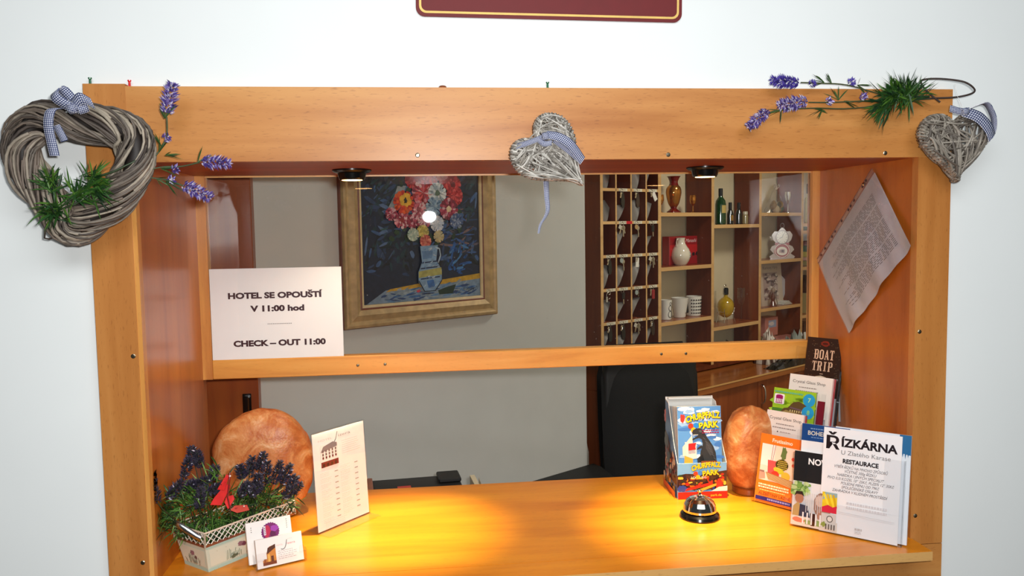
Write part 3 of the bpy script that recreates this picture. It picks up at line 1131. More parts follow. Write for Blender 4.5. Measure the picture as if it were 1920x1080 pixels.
rb.ribbon(spline([q2(1765, 215, -.020), q2(1776, 220, -.026), q2(1786, 222, -.028)], 8, False), Vector((.1, 0, 1)), 0.013)
rb.ribbon(spline([q2(1787, 222, -.029), q2(1808, 232, -.036), q2(1828, 250, -.034), q2(1840, 266, -.026)], 14, False), Vector((.6, 0, .8)), 0.021)
rb.ribbon(spline([q2(1787, 220, -.028), q2(1806, 212, -.034), q2(1824, 208, -.030), q2(1836, 218, -.026), q2(1846, 236, -.022), q2(1846, 256, -.020), q2(1838, 268, -.022)], 20, False), Vector((.3, -1, .3)), 0.012)
rb.knot(q2(1786, 222, -.029), 0.0058, 0.011)
rb.build('gingham_bow', 'gingham', h2)
nl = MB()
nl.tube([q2(1789, 224, -.026), q2(1784, 192, -.010), q2(1783, 172, -.004)], 0.0004, (226, 224, 220), 4)
nl.build('hanging_thread', 'print', h2)

# lavender bunch on the right corner, lying along the beam
LB = Vector((0.9231, -0.026, 1.9819))
lb = thing('lavender_bunch', 'artificial lavender bunch with grass and wire loop on the right top corner', 'lavender bunch', LB)


def q3(px, py, y=0.0):
    return Vector(((px - 1680) * 0.00109, y, -(py - 170) * 0.00109))


random.seed(31)
lavender(lb, [q3(1650, 175), q3(1590, 160), q3(1540, 157), q3(1505, 156)], (q3(1500, 157), q3(1452, 153)), 0.0115, 240, [(70, 54, 160), (54, 40, 134), (92, 76, 180)], buds=(q3(1525, 158), q3(1598, 155)), leaves=((q3(1562, 158), (-.7, 0, .5)), (q3(1610, 160), (1, 0, -.2)), (q3(1548, 156), (-1, 0, .4))), white=.02, col=(74, 84, 52))
lavender(lb, [q3(1660, 185), q3(1610, 188), q3(1560, 190), q3(1520, 190)], (q3(1516, 188), q3(1466, 196)), 0.0135, 280, buds=(q3(1557, 188), q3(1620, 180)), leaves=((q3(1585, 188), (1, 0, -.05)), (q3(1575, 186), (-.4, 0, .8))), white=.22, col=(74, 84, 52))
lavender(lb, [q3(1660, 195), q3(1590, 201), q3(1530, 200), q3(1470, 203), q3(1446, 208)], (q3(1446, 204), q3(1410, 233)), 0.0105, 220, buds=(), leaves=((q3(1530, 200), (1, 0, 0)), (q3(1545, 203), (-.8, 0, -.3)), (q3(1470, 204), (-1, 0, -.2))), white=.12, col=(70, 80, 50))
g = MB()
tuft(g, q3(1700, 180, -.006), (-.4, -.2, .8), 120, 0.046, 0.75, 0.0026)
tuft(g, q3(1680, 178, -.010), (-.9, -.3, .1), 120, 0.046, 0.6, 0.0026)
tuft(g, q3(1660, 196, -.008), (-.8, -.2, -.35), 60, 0.048, 0.5, 0.0024)
tuft(g, q3(1715, 178, -.004), (.5, -.1, .8), 26, 0.048, 0.45, 0.0022)
g.tube([q3(1660, 190), q3(1710, 182), q3(1745, 180)], 0.006, (34, 56, 28), 7, r1=0.003)
g.build('grass_tuft', 'leaf', lb)
wl = MB()
wl.tube(spline([q3(1700, 187), q3(1745, 183), q3(1790, 182, -.01), q3(1808, 178, -.03), q3(1808, 170, -.034), q3(1790, 158, -.03), q3(1760, 150, -.01), q3(1738, 149, .004), q3(1733, 154, .006), q3(1742, 170, .002), q3(1764, 190, -.004)], 60, False), 0.0018, (54, 38, 32), 6)
wl.build('wire_loop', 'wicker', lb)

# ================================================================== ON THE COUNTER
def rock(name, label, loc, rx, ry, rz, seed, tilt=0.0, sq=0.0):
    t = thing(name, label, 'salt lamp', loc, group='orange salt lamps on the counter')
    mb = MB()
    nu, nv = 64, 40
    vs, fs = [], []
    for j in range(nv + 1):
        ph = PI * j / nv
        for i in range(nu):
            th = 2 * PI * i / nu
            d = Vector((math.sin(ph) * math.cos(th), math.sin(ph) * math.sin(th), -math.cos(ph)))
            e = 1.0 / max(1e-6, (abs(d.x) ** 2.6 + abs(d.z) ** 2.6 + abs(d.y) ** 2.6) ** (1 / 2.6))
            p = d * (1 * (1 - sq) + e * sq)
            k = 1 + 0.055 * noise.noise(d * 1.7 + Vector((seed, 0, 0))) + 0.022 * noise.noise(d * 4.5 + Vector((0, seed, 0))) + 0.007 * noise.noise(d * 12 + Vector((0, 0, seed)))
            q = Vector((p.x * rx * k, p.y * ry * k, p.z * rz * k))
            q = Matrix.Rotation(tilt, 3, 'Y') @ q
            q.z = max(q.z, -rz * 0.955)
            vs.append((q.x, q.y, q.z + rz * 0.955 + 0.010))
    for j in range(nv):
        for i in range(nu):
            fs.append((j * nu + i, j * nu + (i + 1) % nu, (j + 1) * nu + (i + 1) % nu, (j + 1) * nu + i))
    mb.add(vs, fs, (255, 255, 255), True)
    mb.build('salt_block', 'salt', t)
    MB().lathe([(rx * .62, 0.0), (rx * .66, 0.002), (rx * .66, 0.014), (rx * .60, 0.016)], seg=40, T=Matrix.Diagonal((1, ry / rx * 1.15, 1, 1))).build('wooden_base', 'brown', t)
    return t


rock('salt_lamp', 'large round orange salt lamp behind the lavender planter', (-0.362, 0.355, ZC), 0.112, 0.052, 0.120, 3.3, math.radians(-8), .4)
rock('salt_lamp', 'smaller upright orange salt lamp beside the leaflet rack', (0.787, 0.335, ZC), 0.0600, 0.05, 0.102, 7.1, math.radians(4), .85)

# ---- lavender planter
pl = thing('lavender_planter', 'painted tin planter of dark lavender with lattice rim and handles', 'planter', (-0.4135, 0.034, ZC), math.radians(49))
Wp, Dp = 0.222, 0.098
hb, hr = 0.0545, 0.0815
b0 = [(0.012, 0.010), (0.178, 0.010), (0.178, 0.084), (0.012, 0.084)]
b1 = [(0.0, 0.0), (Wp - .016, 0.0), (Wp - .016, Dp - .006), (0.0, Dp - .006)]
bx_ = MB()
vs = [(x, y, 0) for x, y in b0] + [(x, y, hb) for x, y in b1]
bx_.add(vs, [(3, 2, 1, 0), (0, 1, 5, 4), (1, 2, 6, 5), (2, 3, 7, 6), (3, 0, 4, 7)], (214, 222, 204))
vi = [(x + dx, y + dy, z) for (x, y), (dx, dy) in zip(b1, ((.002, .002), (-.002, .002), (-.002, -.002), (.002, -.002))) for z in (hb,)]
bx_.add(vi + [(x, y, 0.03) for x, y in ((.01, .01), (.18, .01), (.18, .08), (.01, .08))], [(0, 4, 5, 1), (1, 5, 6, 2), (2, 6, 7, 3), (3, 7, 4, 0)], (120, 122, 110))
bx_.build('tin_box', 'ceramic', pl)
so_ = MB()
so_.add([(x, y, 0.045) for x, y in ((.004, .004), (Wp - .022, .004), (Wp - .022, Dp - .012), (.004, Dp - .012))], [(0, 1, 2, 3)], (34, 30, 20))
so_.build('moss', 'leaf', pl)


def face_T(p0, p1, q0, off=0.0005):
    """page on a leaning tin face: p0->p1 along its foot, q0 above p0"""
    r = (Vector(p1) - Vector(p0)).normalized()
    u0 = Vector(q0) - Vector(p0)
    n = r.cross(u0).normalized()
    u = n.cross(r)
    m = Matrix((r, u, n)).transposed().to_4x4()
    m.translation = Vector(p0) + n * off
    return m


mo = Art(T=face_T((0.012, 0.010, 0), (0.178, 0.010, 0), (0.0, 0.0, hb)))
CRM, GRN, MAUVE, SAGE = (222, 224, 204), (176, 206, 194), (150, 108, 120), (120, 140, 120)
mo.poly([(0.004, 0.010), (0.162, 0.010), (0.172, 0.047), (-0.004, 0.047)], CRM)
mo.rect(0.0, 0.0, 0.166, 0.007, GRN)
mo.poly([(-.010, .050), (.178, .050), (.179, .055), (-.011, .055)], GRN)
random.seed(4)
for cx in (0.060, 0.13):
    mo.oval(cx + .012, 0.035, 0.009, 0.006, MAUVE, wob=.3)
    mo.oval(cx + .018, 0.033, 0.005, 0.004, (112, 62, 82), wob=.3)
    for k in range(16):
        x = cx + random.uniform(-.022, .034)
        mo.stroke(x, .012, x + random.uniform(-.004, .006), .012 + random.uniform(.006, .022), .0012, random.choice([SAGE, (90, 104, 84), (146, 160, 140)]))
    mo.oval(cx + .034, .024, .003, .010, SAGE, wob=.2)
    mo.oval(cx - .004, .016, .010, .0035, (96, 106, 84), wob=.4)
for k in range(40):
    x, y = random.uniform(.002, .164), random.uniform(.002, .05)
    mo.oval(x, y, .0008, .0006, (166, 150, 104), 6)
mo.build('painted_motif', 'print', pl)
mo = Art(T=face_T((0.012, 0.084, 0), (0.012, 0.010, 0), (0.0, Dp - .006, hb)))
mo.poly([(0.004, 0.010), (0.070, 0.010), (0.080, 0.047), (-0.004, 0.047)], CRM)
mo.rect(0.0, 0.0, 0.074, 0.007, GRN)
mo.oval(.036, .034, .007, .006, MAUVE, wob=.3)
mo.oval(.045, .026, .004, .004, (110, 60, 70), wob=.3)
for k in range(18):
    x = random.uniform(.016, .060)
    mo.stroke(x, .012, x + random.uniform(-.004, .006), .012 + random.uniform(.006, .02), .0012, random.choice([SAGE, (84, 98, 78), (140, 120, 110)]))
mo.build('painted_motif', 'print', pl)
lt = MB()
corners = [(0, 0), (Wp - .004, 0), (Wp - .004, Dp), (0, Dp)]
WH, RU = (222, 214, 200), (126, 70, 50)
for k in range(4):
    (x0, y0), (x1, y1) = corners[k], corners[(k + 1) % 4]
    L = math.hypot(x1 - x0, y1 - y0)
    e = Vector(((x1 - x0) / L, (y1 - y0) / L, 0))
    o = Vector((x0, y0, 0))
    nseg = int(L / 0.0125)
    nrm = Vector((e.y, -e.x, 0))
    for i in range(-1, nseg + 1):
        for sgn in (1, -1):
            a0 = i * L / nseg
            pts = []
            for t in (0, .25, .5, .75, 1):
                a_ = a0 + t * 1.9 * L / nseg if sgn > 0 else a0 + 1.9 * L / nseg - t * 1.9 * L / nseg
                if 0 <= a_ <= L:
                    pts.append(o + e * a_ + Vector((0, 0, hb + .003 + t * (hr - hb - .004))) + nrm * (.0008 * sgn))
            if len(pts) > 1:
                lt.tube(pts, 0.00115, WH, 5)
    lt.tube([o + Vector((0, 0, hr)), o + e * L + Vector((0, 0, hr))], 0.0019, (228, 206, 186), 6)
    p0, p1 = o + Vector((0, 0, hb - .001)), o + e * L + Vector((0, 0, hb - .001))
    lt.add([p0 + nrm * .001, p1 + nrm * .001, p1 + nrm * .001 + Vector((0, 0, .0055)), p0 + nrm * .001 + Vector((0, 0, .0055))], [(0, 1, 2, 3)], RU)
    lt.tube([o + Vector((0, 0, hb - .001)), o + Vector((0, 0, hr))], 0.0022, (176, 160, 140), 6)
lt.build('lattice_rim', 'ceramic', pl)
RZ0 = Matrix.Translation(Vector((-0.4135, 0.034, ZC))) @ Matrix.Rotation(math.radians(49), 4, 'Z')
for sx in (0, 1):
    hd = MB()
    x0 = -0.001 if sx == 0 else Wp - .003
    s_ = -1 if sx == 0 else 1
    arc = [Vector((x0 + s_ * (0.001 + 0.026 * math.sin(PI * t)), 0.010 + (Dp - .02) * t, 0.070 + 0.030 * math.sin(PI * t))) for t in [i / 14 for i in range(15)]]
    hd.ribbon(arc, [Vector((s_ * -.3, 0, 1))] * 15, 0.013, 0.0009)
    hd.clamp(RZ0, x0=-.496).build('handle', 'tin', pl)


def pw(px, py, y=0.15):
    """a point of the planting given by its layout at depth y"""
    k = (y + 1.5289) / 1.6789
    return Vector(((-0.256 + (px - 558) * 0.001092) * k, y, 1.7334 - 0.557 * k - (py - 940) * 0.001105 * k))


RZ = Matrix.Rotation(-math.radians(49), 4, 'Z') @ Matrix.Translation(-Vector((-0.4135, 0.034, ZC)))


def lw(px, py, y=0.15):
    p = RZ @ pw(px, py, y)
    return p


random.seed(77)
fo = MB()
LCOL = [(52, 88, 34), (78, 122, 42), (38, 66, 30), (98, 142, 58), (30, 52, 26), (64, 104, 46), (112, 150, 70)]
for cx, cy, d, n in ((345, 945, (-.6, -.5, .5), 80), (330, 965, (-.8, -.4, .2), 60), (375, 930, (-.2, -.4, .9), 80), (395, 955, (0, -.7, .5), 80), (360, 975, (-.3, -.7, .2), 70), (430, 960, (.3, -.6, .4), 70), (460, 930, (.3, -.5, .7), 60), (500, 930, (.3, -.5, .7), 70), (520, 945, (.6, -.4, .5), 50), (475, 945, (0, -.6, .4), 60), (405, 890, (0, -.2, 1), 35), (325, 935, (-.7, -.3, .8), 40), (310, 955, (-.7, -.6, .4), 50), (350, 915, (-.4, -.3, .9), 50), (385, 920, (0, -.4, .9), 50), (440, 935, (.2, -.4, .8), 45), (490, 915, (.1, -.3, .9), 45), (535, 935, (.6, -.3, .6), 35)):
    c = lw(cx, cy, 0.075 + (cx - 330) * 0.00055)
    dd = RZ.to_3x3() @ Vector(d)
    for _ in range(n):
        q = dd + Vector((random.gauss(0, .6), random.gauss(0, .5), random.gauss(0, .5)))
        b = c + Vector((random.gauss(0, .012), random.gauss(0, .010), random.gauss(-.004, .010)))
        if b.z < .05:
            b.z = .05
        fo.blade(b, q, random.uniform(.022, .046), random.uniform(.0014, .0024), random.uniform(.0, .5), random.choice(LCOL))
for _ in range(300):
    b = Vector((random.uniform(.01, Wp - .03), random.uniform(.01, Dp - .015), .048))
    fo.blade(b, Vector((random.gauss(0, .5), random.gauss(0, .5), 1)), random.uniform(.03, .06), .0018, .3, random.choice(LCOL))
PLM = RZ.inverted()
fo.clamp(PLM, x0=-.495).build('foliage', 'leaf', pl)
SPK = [((305, 930), (292, 872), .012), ((322, 922), (352, 890), .06), ((352, 910), (374, 893), .12), ((352, 886), (366, 848), .14), ((374, 862), (368, 828), .17), ((384, 868), (378, 836), .15), ((404, 892), (411, 866), .15), ((378, 945), (384, 905), .08), ((395, 915), (428, 900), .09), ((370, 905), (398, 888), .12),
       ((458, 893), (455, 866), .20), ((470, 890), (478, 852), .20), ((488, 880), (500, 846), .21), ((500, 905), (505, 862), .19), ((512, 905), (530, 864), .20), ((528, 905), (546, 870), .21), ((528, 930), (566, 908), .19), ((470, 925), (492, 905), .14), ((452, 925), (470, 900), .15), ((540, 920), (556, 892), .21), ((484, 915), (488, 885), .16)]
for (a_, b_, y) in SPK:
    y = y * .72 + .02
    pa, pb = lw(*a_, y), lw(*b_, y)
    st_ = MB()
    foot = Vector((min(Wp - .03, max(.012, pa.x * .8 + .02)), min(Dp - .02, max(.012, pa.y * .6 + .02)), .045))
    st_.tube(spline([foot, (foot + pa) / 2 + Vector((0, 0, .008)), pa, pb], 10, False), .0011, (50, 62, 36), 5)
    s0 = st_.clamp(PLM, x0=-.4955).build('stem', 'leaf', pl)
    fl = MB()
    spike(fl, pa, pb, .0095, 210, DKP + [(60, 50, 84), (84, 82, 96)], .0042, white=.02)
    fl.clamp(PLM, x0=-.4955).build('flower_spike', 'petal', s0)
# red butterfly stuck among the stems
bf = thing('butterfly_pick', 'glossy red butterfly ornament stuck among the lavender stems', 'ornament', (0, 0, 0))
bm_ = MB()
RD = (226, 26, 22)
W0 = lambda x, y, d: pw(x, y, d)
bm_.add([W0(398, 938, .062), W0(418, 940, .060), W0(436, 905, .075), W0(428, 900, .078), W0(406, 925, .068)], [(0, 1, 2, 3, 4)], RD)
bm_.add([W0(412, 910, .074), W0(425, 912, .070), W0(434, 886, .082), W0(430, 882, .084)], [(0, 1, 2, 3)], RD)
bm_.add([W0(424, 935, .062), W0(430, 948, .058), W0(442, 930, .066), W0(440, 922, .068), W0(428, 924, .068)], [(0, 1, 2, 3, 4)], RD)
bm_.add([W0(434, 950, .056), W0(446, 956, .056), W0(468, 952, .060), W0(464, 942, .062), W0(442, 942, .062)], [(0, 1, 2, 3, 4)], (206, 62, 40))
for f in list(range(len(bm_.f))):
    vs = [Vector(bm_.v[i]) + Vector((0.0005, .0016, 0)) for i in bm_.f[f]]
    bm_.add(vs, [tuple(reversed(range(len(vs))))], (170, 14, 14))
bo = bm_.build('wings', 'petal', bf)
bd = MB()
bd.tube([W0(436, 880, .083), W0(434, 900, .074), W0(430, 925, .064), W0(434, 948, .056)], .0022, (120, 16, 16), 6, r1=.0012)
bd.ball(W0(436, 886, .080), .0022, (240, 220, 214), 8, 6)  # the two pale balls imitate white highlights on the red gloss
bd.ball(W0(459, 944, .057), .0016, (236, 220, 206), 8, 6)
bd.tube([W0(434, 948, .056), W0(436, 975, .060)], .0007, (60, 60, 50), 5)
bd.build('body', 'ceramic', bf)
bf.location = (0, 0, 0)


# ---- business cards in a clear holder
def card_frame(lean=15):
    return Matrix.Rotation(-math.radians(lean), 4, 'X')


CL = (-0.3185, 0.0405, ZC)
ch = thing('card_holder', 'clear acrylic business card holder in front of the planter', 'card holder', CL, math.radians(25.7))
LEAN = Matrix.Rotation(-math.radians(15), 4, 'X')
h_ = MB()
h_.box(-.004, .0945, -.004, -.0022, 0, .021)
h_.prism(rrect(.010, .016, .004), 0, .0018, T=Matrix.Translation((.085, -.0022, .026)) @ FACE)
h_.prism(rrect(.026, .016, .004), 0, .0018, T=Matrix.Translation((.008, -.0022, .026)) @ FACE)
h_.box(-.004, .0945, -.0022, .048, 0.0, .0018)
h_.box(-.004, -.0025, -.004, .046, 0.0018, .024)
h_.box(.093, .0945, -.004, .046, 0.0018, .024)
h_.box(-.004, .0945, .0, .0015, .0, .052, T=Matrix.Translation((0, .022, .002)) @ LEAN)
h_.box(-.004, .0945, .0, .0015, .0, .066, T=Matrix.Translation((0, .042, .002)) @ LEAN)
h_.build('acrylic_tray', 'acrylic', ch)
cg = thing('business_cards', 'white business cards with orange photo in front of the clear holder', 'business cards', CL, math.radians(25.7))
T1 = Matrix.Translation((0, -.001, .003)) @ LEAN
MB().box(-.001, .0895, 0.0, .008, 0, .0545, T=T1).build('card_stack', 'paper', cg)
a = Art(T=T1 @ FACE)
a.poly([(.010, .004), (.036, .004), (.036, .040), (.024, .038), (.018, .027), (.018, .016), (.010, .014)], (206, 130, 52))
a.poly([(.021, .036), (.036, .041), (.036, .034), (.018, .024)], (84, 40, 18))
a.rect(.010, .004, .036, .010, (120, 52, 18))
a.rect(.020, .010, .024, .024, (240, 186, 90))
a.rect(.026, .010, .031, .020, (96, 44, 18))
a.rect(.012, .009, .016, .016, (158, 78, 28))
a.text('HOTEL', .038, .0355, .003, (226, 180, 180), 'l', width=.013)
for q_ in ((.0590, .0445, .0565, .0340), (.0565, .0340, .0535, .0290), (.0535, .0290, .0490, .0275), (.0490, .0275, .0462, .0290)):
    a.stroke(*q_, .0011, (50, 40, 40))
a.text('izera', .059, .0355, .0042, (212, 130, 140), 'l', width=.016)
a.text('* * *', .065, .0435, .0028, (220, 170, 176), 'c', width=.008)
a.lines(.040, .026, .040, 5, .0036, .0011, (190, 180, 182), .3)
a.build('print', 'print', cg)
cg2 = thing('business_cards', 'white business cards with purple round stamp at the back of the clear holder', 'business cards', CL, math.radians(25.7))
T2 = Matrix.Translation((-.011, .021, .006)) @ LEAN
MB().box(0, .088, 0.0, .007, 0, .079, T=T2).build('card_stack', 'paper', cg2)
a = Art(T=T2 @ FACE)
circ = [(.046 + (.0175 + (.0008 if k % 2 else -.0008)) * math.cos(2 * PI * k / 48), .055 + (.0175 + (.0008 if k % 2 else -.0008)) * math.sin(2 * PI * k / 48)) for k in range(48)]
a.poly(circ, (122, 30, 104))
a.oval(.040, .056, .007, .011, (190, 34, 74), wob=.2)
a.oval(.054, .060, .008, .006, (164, 64, 168), wob=.2)
a.oval(.050, .050, .006, .006, (96, 14, 74), wob=.2)
a.rect(.0332, .050, .0372, .067, (238, 232, 236))
for y in (.052, .0555, .059, .0625):
    a.rect(.0342, y, .0364, y + .0018, (110, 24, 90))
for y in (.060, .064, .068):
    a.poly([(.0085, y), (.0105, y + .001), (.0085, y + .002)], (60, 56, 60))
for y in (.056, .060, .064, .068, .072):
    a.poly([(.078, y), (.080, y + .001), (.078, y + .002)], (60, 56, 60))
a.build('print', 'print', cg2)

# ---- acrylic table stand with price list
ms = thing('menu_stand', 'clear acrylic table stand beside the large salt lamp', 'display stand', (-0.2265, 0.2105, ZC), math.radians(49.1))
LE3 = Matrix.Rotation(-math.radians(3), 4, 'X')
h_ = MB()
h_.box(0, .157, -.0025, -.0013, .003, .216, T=LE3)
h_.box(0, .157, .0016, .0028, .003, .2165, T=LE3)
h_.box(0, .157, -.0025, .0028, .2165, .2185, T=LE3)
h_.box(0, .157, -.036, .040, 0, .0025, bevel=.0008)
h_.build('acrylic', 'acrylic', ms)
pg = thing('price_list', 'white printed price list sheet standing in the clear acrylic stand', 'price list', (-0.2265, 0.2105, ZC), math.radians(49.1))
MB().box(.002, .155, -.0006, .0006, .004, .2155, T=LE3).build('sheet', 'paper', pg)
a = Art(T=LE3 @ Matrix.Translation((0, -.0006, 0)) @ FACE)
a.text('HOTEL', .018, .196, .004, (196, 190, 190), 'l', width=.040)
for q_ in ((.0740, .2090, .0690, .1950), (.0690, .1950, .0640, .1885), (.0640, .1885, .0570, .1860), (.0570, .1860, .0530, .1880)):
    a.stroke(*q_, .0014, (44, 38, 38))
a.text('izera', .076, .197, .006, (150, 140, 140), 'l', width=.036)
a.rect(.022, .139, .072, .188, (226, 220, 216))
a.poly([(.030, .184), (.058, .190), (.070, .186), (.070, .178), (.022, .172)], (128, 116, 118))
for r in range(3):
    for c in range(5):
        a.rect(.026 + c * .0092, .157 + r * .0072, .0305 + c * .0092, .1620 + r * .0072, (112, 92, 92) if r else (96, 34, 40), 12)
a.rect(.022, .139, .072, .151, (112, 28, 34))
for c in range(4):
    a.rect(.026 + c * .0115, .139, .032 + c * .0115, .147, (60, 18, 24))
a.lines(.084, .186, .056, 7, .0046, .0010, (196, 188, 184), .3)
for i in range(9):
    y = .128 - i * .0125
    a.lines(.016, y, .032, 3, .0034, .0009, (200, 192, 188), .4)
    a.lines(.074, y + .004, .032, 3, .0034, .0009, (200, 192, 188), .4)
    a.rect(.056, y - .004, .066, y - .0022, (130, 120, 118), 30)
    a.rect(.116, y + .001, .126, y + .0028, (130, 120, 118), 30)
a.lines(.020, .020, .070, 4, .0038, .0009, (200, 192, 188), .2)
a.build('print', 'print', pg)

# ---- call bell
cb = thing('call_bell', 'chrome reception call bell on a black base on the counter', 'call bell', (0.6115, 0.189, ZC))
MB().lathe([(0.0440, 0.0), (0.0445, 0.003), (0.0425, 0.008), (0.037, 0.0125), (0.030, 0.0150), (0.0001, 0.0150)], seg=48).build('base', 'black_gloss', cb)
MB().lathe([(0.0365, 0.0145), (0.0372, 0.0155), (0.0368, 0.020), (0.0345, 0.029), (0.0300, 0.0375), (0.0225, 0.0435), (0.0130, 0.0470), (0.0040, 0.0482), (0.0001, 0.0483)], seg=48).build('dome', 'chrome', cb)
MB().lathe([(0.0062, 0.048), (0.0066, 0.050), (0.0035, 0.0515), (0.0028, 0.0560), (0.0058, 0.0575), (0.0060, 0.0595), (0.0035, 0.0610), (0.0001, 0.0612)], seg=24).build('plunger', 'chrome', cb)

# ---- leaflet box
LBX = (0.600, 0.312, ZC)
lx = thing('leaflet_box', 'open printed cardboard leaflet box with red foot behind the call bell', 'leaflet box', LBX, math.radians(-3.5))
cbx = MB()
BW, BD = 0.119, 0.116
WHT = (232, 230, 224)
side = [(0.0, 0.0), (0.0, 0.085), (0.030, 0.120), (0.088, 0.214), (BD, 0.2165), (BD, 0.0)]
for x0, x1, lx_, tx_ in ((0.0, 0.0012, 0, -.012), (BW - .0012, BW, 0, -.006)):
    T = Matrix(((0, 0, 1, 0), (1, 0, 0, 0), (0, 1, 0, 0), (0, 0, 0, 1)))
    cbx.prism(side, x0, x1, WHT, T=T)
cbx.box(0, BW, 0, .0012, 0, .085, WHT)
cbx.box(0, BW, BD - .0012, BD, 0, .222, WHT)
cbx.box(0, BW, 0, BD, 0, .0012, WHT)
cbx.box(0.004, BW - .004, BD - .016, BD, .2185, .222, WHT)
cbx.build('card_body', 'gloss_print', lx)


def churp(a, x, y, s):
    """the yellow arched park lettering with its black drop edge and three balloons"""
    YE, BK = (250, 206, 40), (40, 22, 10)
    g = s * 10
    a.oval(x - .029 * g, y - .012 * g, .0065 * g, .0065 * g, (214, 60, 34))
    a.oval(x - .017 * g, y - .011 * g, .0065 * g, .0065 * g, (46, 130, 206))
    a.oval(x - .023 * g, y - .021 * g, .0060 * g, .0060 * g, (246, 176, 30))
    for dx, dy, c in ((.0011, -.0013, BK), (-.0007, .0004, BK), (0, 0, YE)):
        a.text('CHURPFALZ', x + dx * g, y + dy * g, .0135 * g, c, width=.080 * g, bold=.04, arc=.005 * g, rot=.12)
        a.text('PARK', x + (.013 + dx) * g, y + (-.018 + dy) * g, .0140 * g, c, width=.046 * g, bold=.04, arc=.002 * g, rot=.08)


random.seed(9)
a = Art(T=Matrix.Translation((0, -.0002, 0)) @ FACE, step=.00008)
a.rect(0.0005, 0.0, BW - .0005, .085, (120, 178, 220), 1)
a.poly([(0, .020), (BW, .020), (BW, .066), (.09, .062), (.06, .058), (.02, .060), (0, .056)], (70, 40, 34))
for _ in range(70):
    a.oval(random.uniform(.004, BW - .004), random.uniform(.022, .058), random.uniform(.002, .008), random.uniform(.002, .005), random.choice([(206, 40, 30), (234, 120, 30), (40, 30, 34), (24, 70, 40), (40, 80, 160), (230, 190, 60), (90, 40, 30)]), 8, wob=.3)
a.poly([(.012, .018), (.085, .034), (.082, .040), (.010, .024)], (212, 26, 30))
a.poly([(.050, .016), (.095, .032), (.092, .037), (.048, .022)], (240, 166, 50))
a.oval(.010, .026, .011, .008, (42, 70, 150), wob=.2)
a.oval(.100, .036, .008, .013, (220, 44, 40), wob=.2)
a.poly([(.080, .018), (BW, .018), (BW, .030), (.098, .028)], (236, 228, 214))
a.text('LOCO BIG', .050, .050, .005, (238, 236, 232), width=.036, bold=.01)
a.rect(0, 0, BW, .0175, (208, 22, 24))
a.text('park.de', .092, .006, .0052, (250, 200, 40), width=.026, bold=.01)
churp(a, .068, .072, .088)
a.build('front_print', 'gloss_print', lx)
a = Art(T=Matrix.Translation((-.0002, 0, 0)) @ Matrix(((0, 0, -1, 0), (-1, 0, 0, BD), (0, 1, 0, 0), (0, 0, 0, 1))), step=.00008)
# page x runs from the back edge (0) to the front edge (BD)
a.poly([(0.001, .001), (BD - .001, .001), (BD - .001, .084), (BD - .030, .119), (BD - .088, .212), (.001, .214)], (96, 140, 196), 1)
a.poly([(0.001, .030), (BD - .001, .030), (BD - .001, .075), (.06, .10), (.03, .13), (.001, .14)], (92, 44, 34))
for _ in range(60):
    a.oval(random.uniform(.006, BD - .008), random.uniform(.012, .10), random.uniform(.003, .010), random.uniform(.003, .012), random.choice([(190, 60, 30), (222, 150, 70), (50, 36, 34), (40, 60, 40), (150, 40, 30), (210, 190, 160)]), 8, wob=.3)
a.oval(.030, .120, .016, .020, (62, 58, 50), wob=.2)
a.rect(.027, .085, .033, .11, (70, 54, 40))
a.oval(.052, .086, .016, .014, (40, 34, 34), wob=.2)
a.oval(.020, .178, .010, .020, (190, 60, 60), wob=.3)
a.rect(0.001, 0.001, BD - .001, .016, (206, 28, 26))
a.build('side_print', 'gloss_print', lx)

lf = thing('leaflet_stack', 'stack of blue park leaflets with dinosaur picture in the cardboard box', 'leaflets', LBX, math.radians(-3.5))
LT = Matrix.Translation((.0065, .0035, .003)) @ Matrix.Rotation(-math.radians(6), 4, 'X')
s_ = MB()
for k in range(22):
    s_.box(random.uniform(-.0006, .0006), .1055 + random.uniform(-.0006, .0006), k * .0035, k * .0035 + .0026, 0, .214 - k * .0003, (206, 200, 190) if k % 2 else (170, 186, 206), T=LT)
s_.build('leaflets', 'gloss_print', lf)
a = Art(T=LT @ Matrix.Translation((0, -.0001, 0)) @ FACE, step=.00008)
a.rect(0, 0, .105, .2135, (92, 146, 206), 1)
random.seed(14)
for _ in range(46):
    a.oval(random.uniform(.004, .10), random.uniform(.09, .21), random.uniform(.006, .016), random.uniform(.003, .007), random.choice([(206, 218, 232), (228, 232, 238), (150, 184, 222), (70, 120, 190)]), 10, wob=.25, layer=2 + _ % 5)
a.k = 8
a.poly([(.010, .118), (.034, .146), (.036, .118), (.028, .094), (.010, .096)], (228, 206, 190))
a.poly([(.020, .088), (.044, .090), (.044, .126), (.016, .130)], (214, 206, 200))
a.oval(.012, .186, .006, .010, (206, 60, 50), wob=.2)
churp(a, .062, .180, .105)
# dinosaur: generic two-legged reptile in profile, facing left
DG = (52, 52, 54)
a.poly([(.034, .152), (.036, .158), (.044, .162), (.054, .162), (.060, .158), (.065, .149), (.070, .140), (.077, .130), (.085, .117), (.090, .103), (.092, .080), (.046, .080), (.044, .089), (.052, .096), (.053, .106), (.057, .116), (.059, .126), (.057, .135), (.051, .139), (.043, .137), (.035, .133), (.034, .137), (.045, .143), (.049, .147), (.036, .1475)], DG)
a.poly([(.056, .122), (.047, .116), (.044, .110), (.049, .112), (.059, .115)], DG)
a.poly([(.058, .100), (.050, .092), (.052, .082), (.062, .084)], (34, 34, 36))
a.poly([(.066, .134), (.080, .120), (.084, .100), (.076, .096), (.066, .114)], (70, 70, 72))
a.poly([(.050, .157), (.056, .158), (.058, .152), (.052, .152)], (84, 84, 86))
for k in range(4):
    a.poly([(.037 + k * .003, .1475), (.039 + k * .003, .1475), (.038 + k * .003, .1445)], (226, 220, 200))
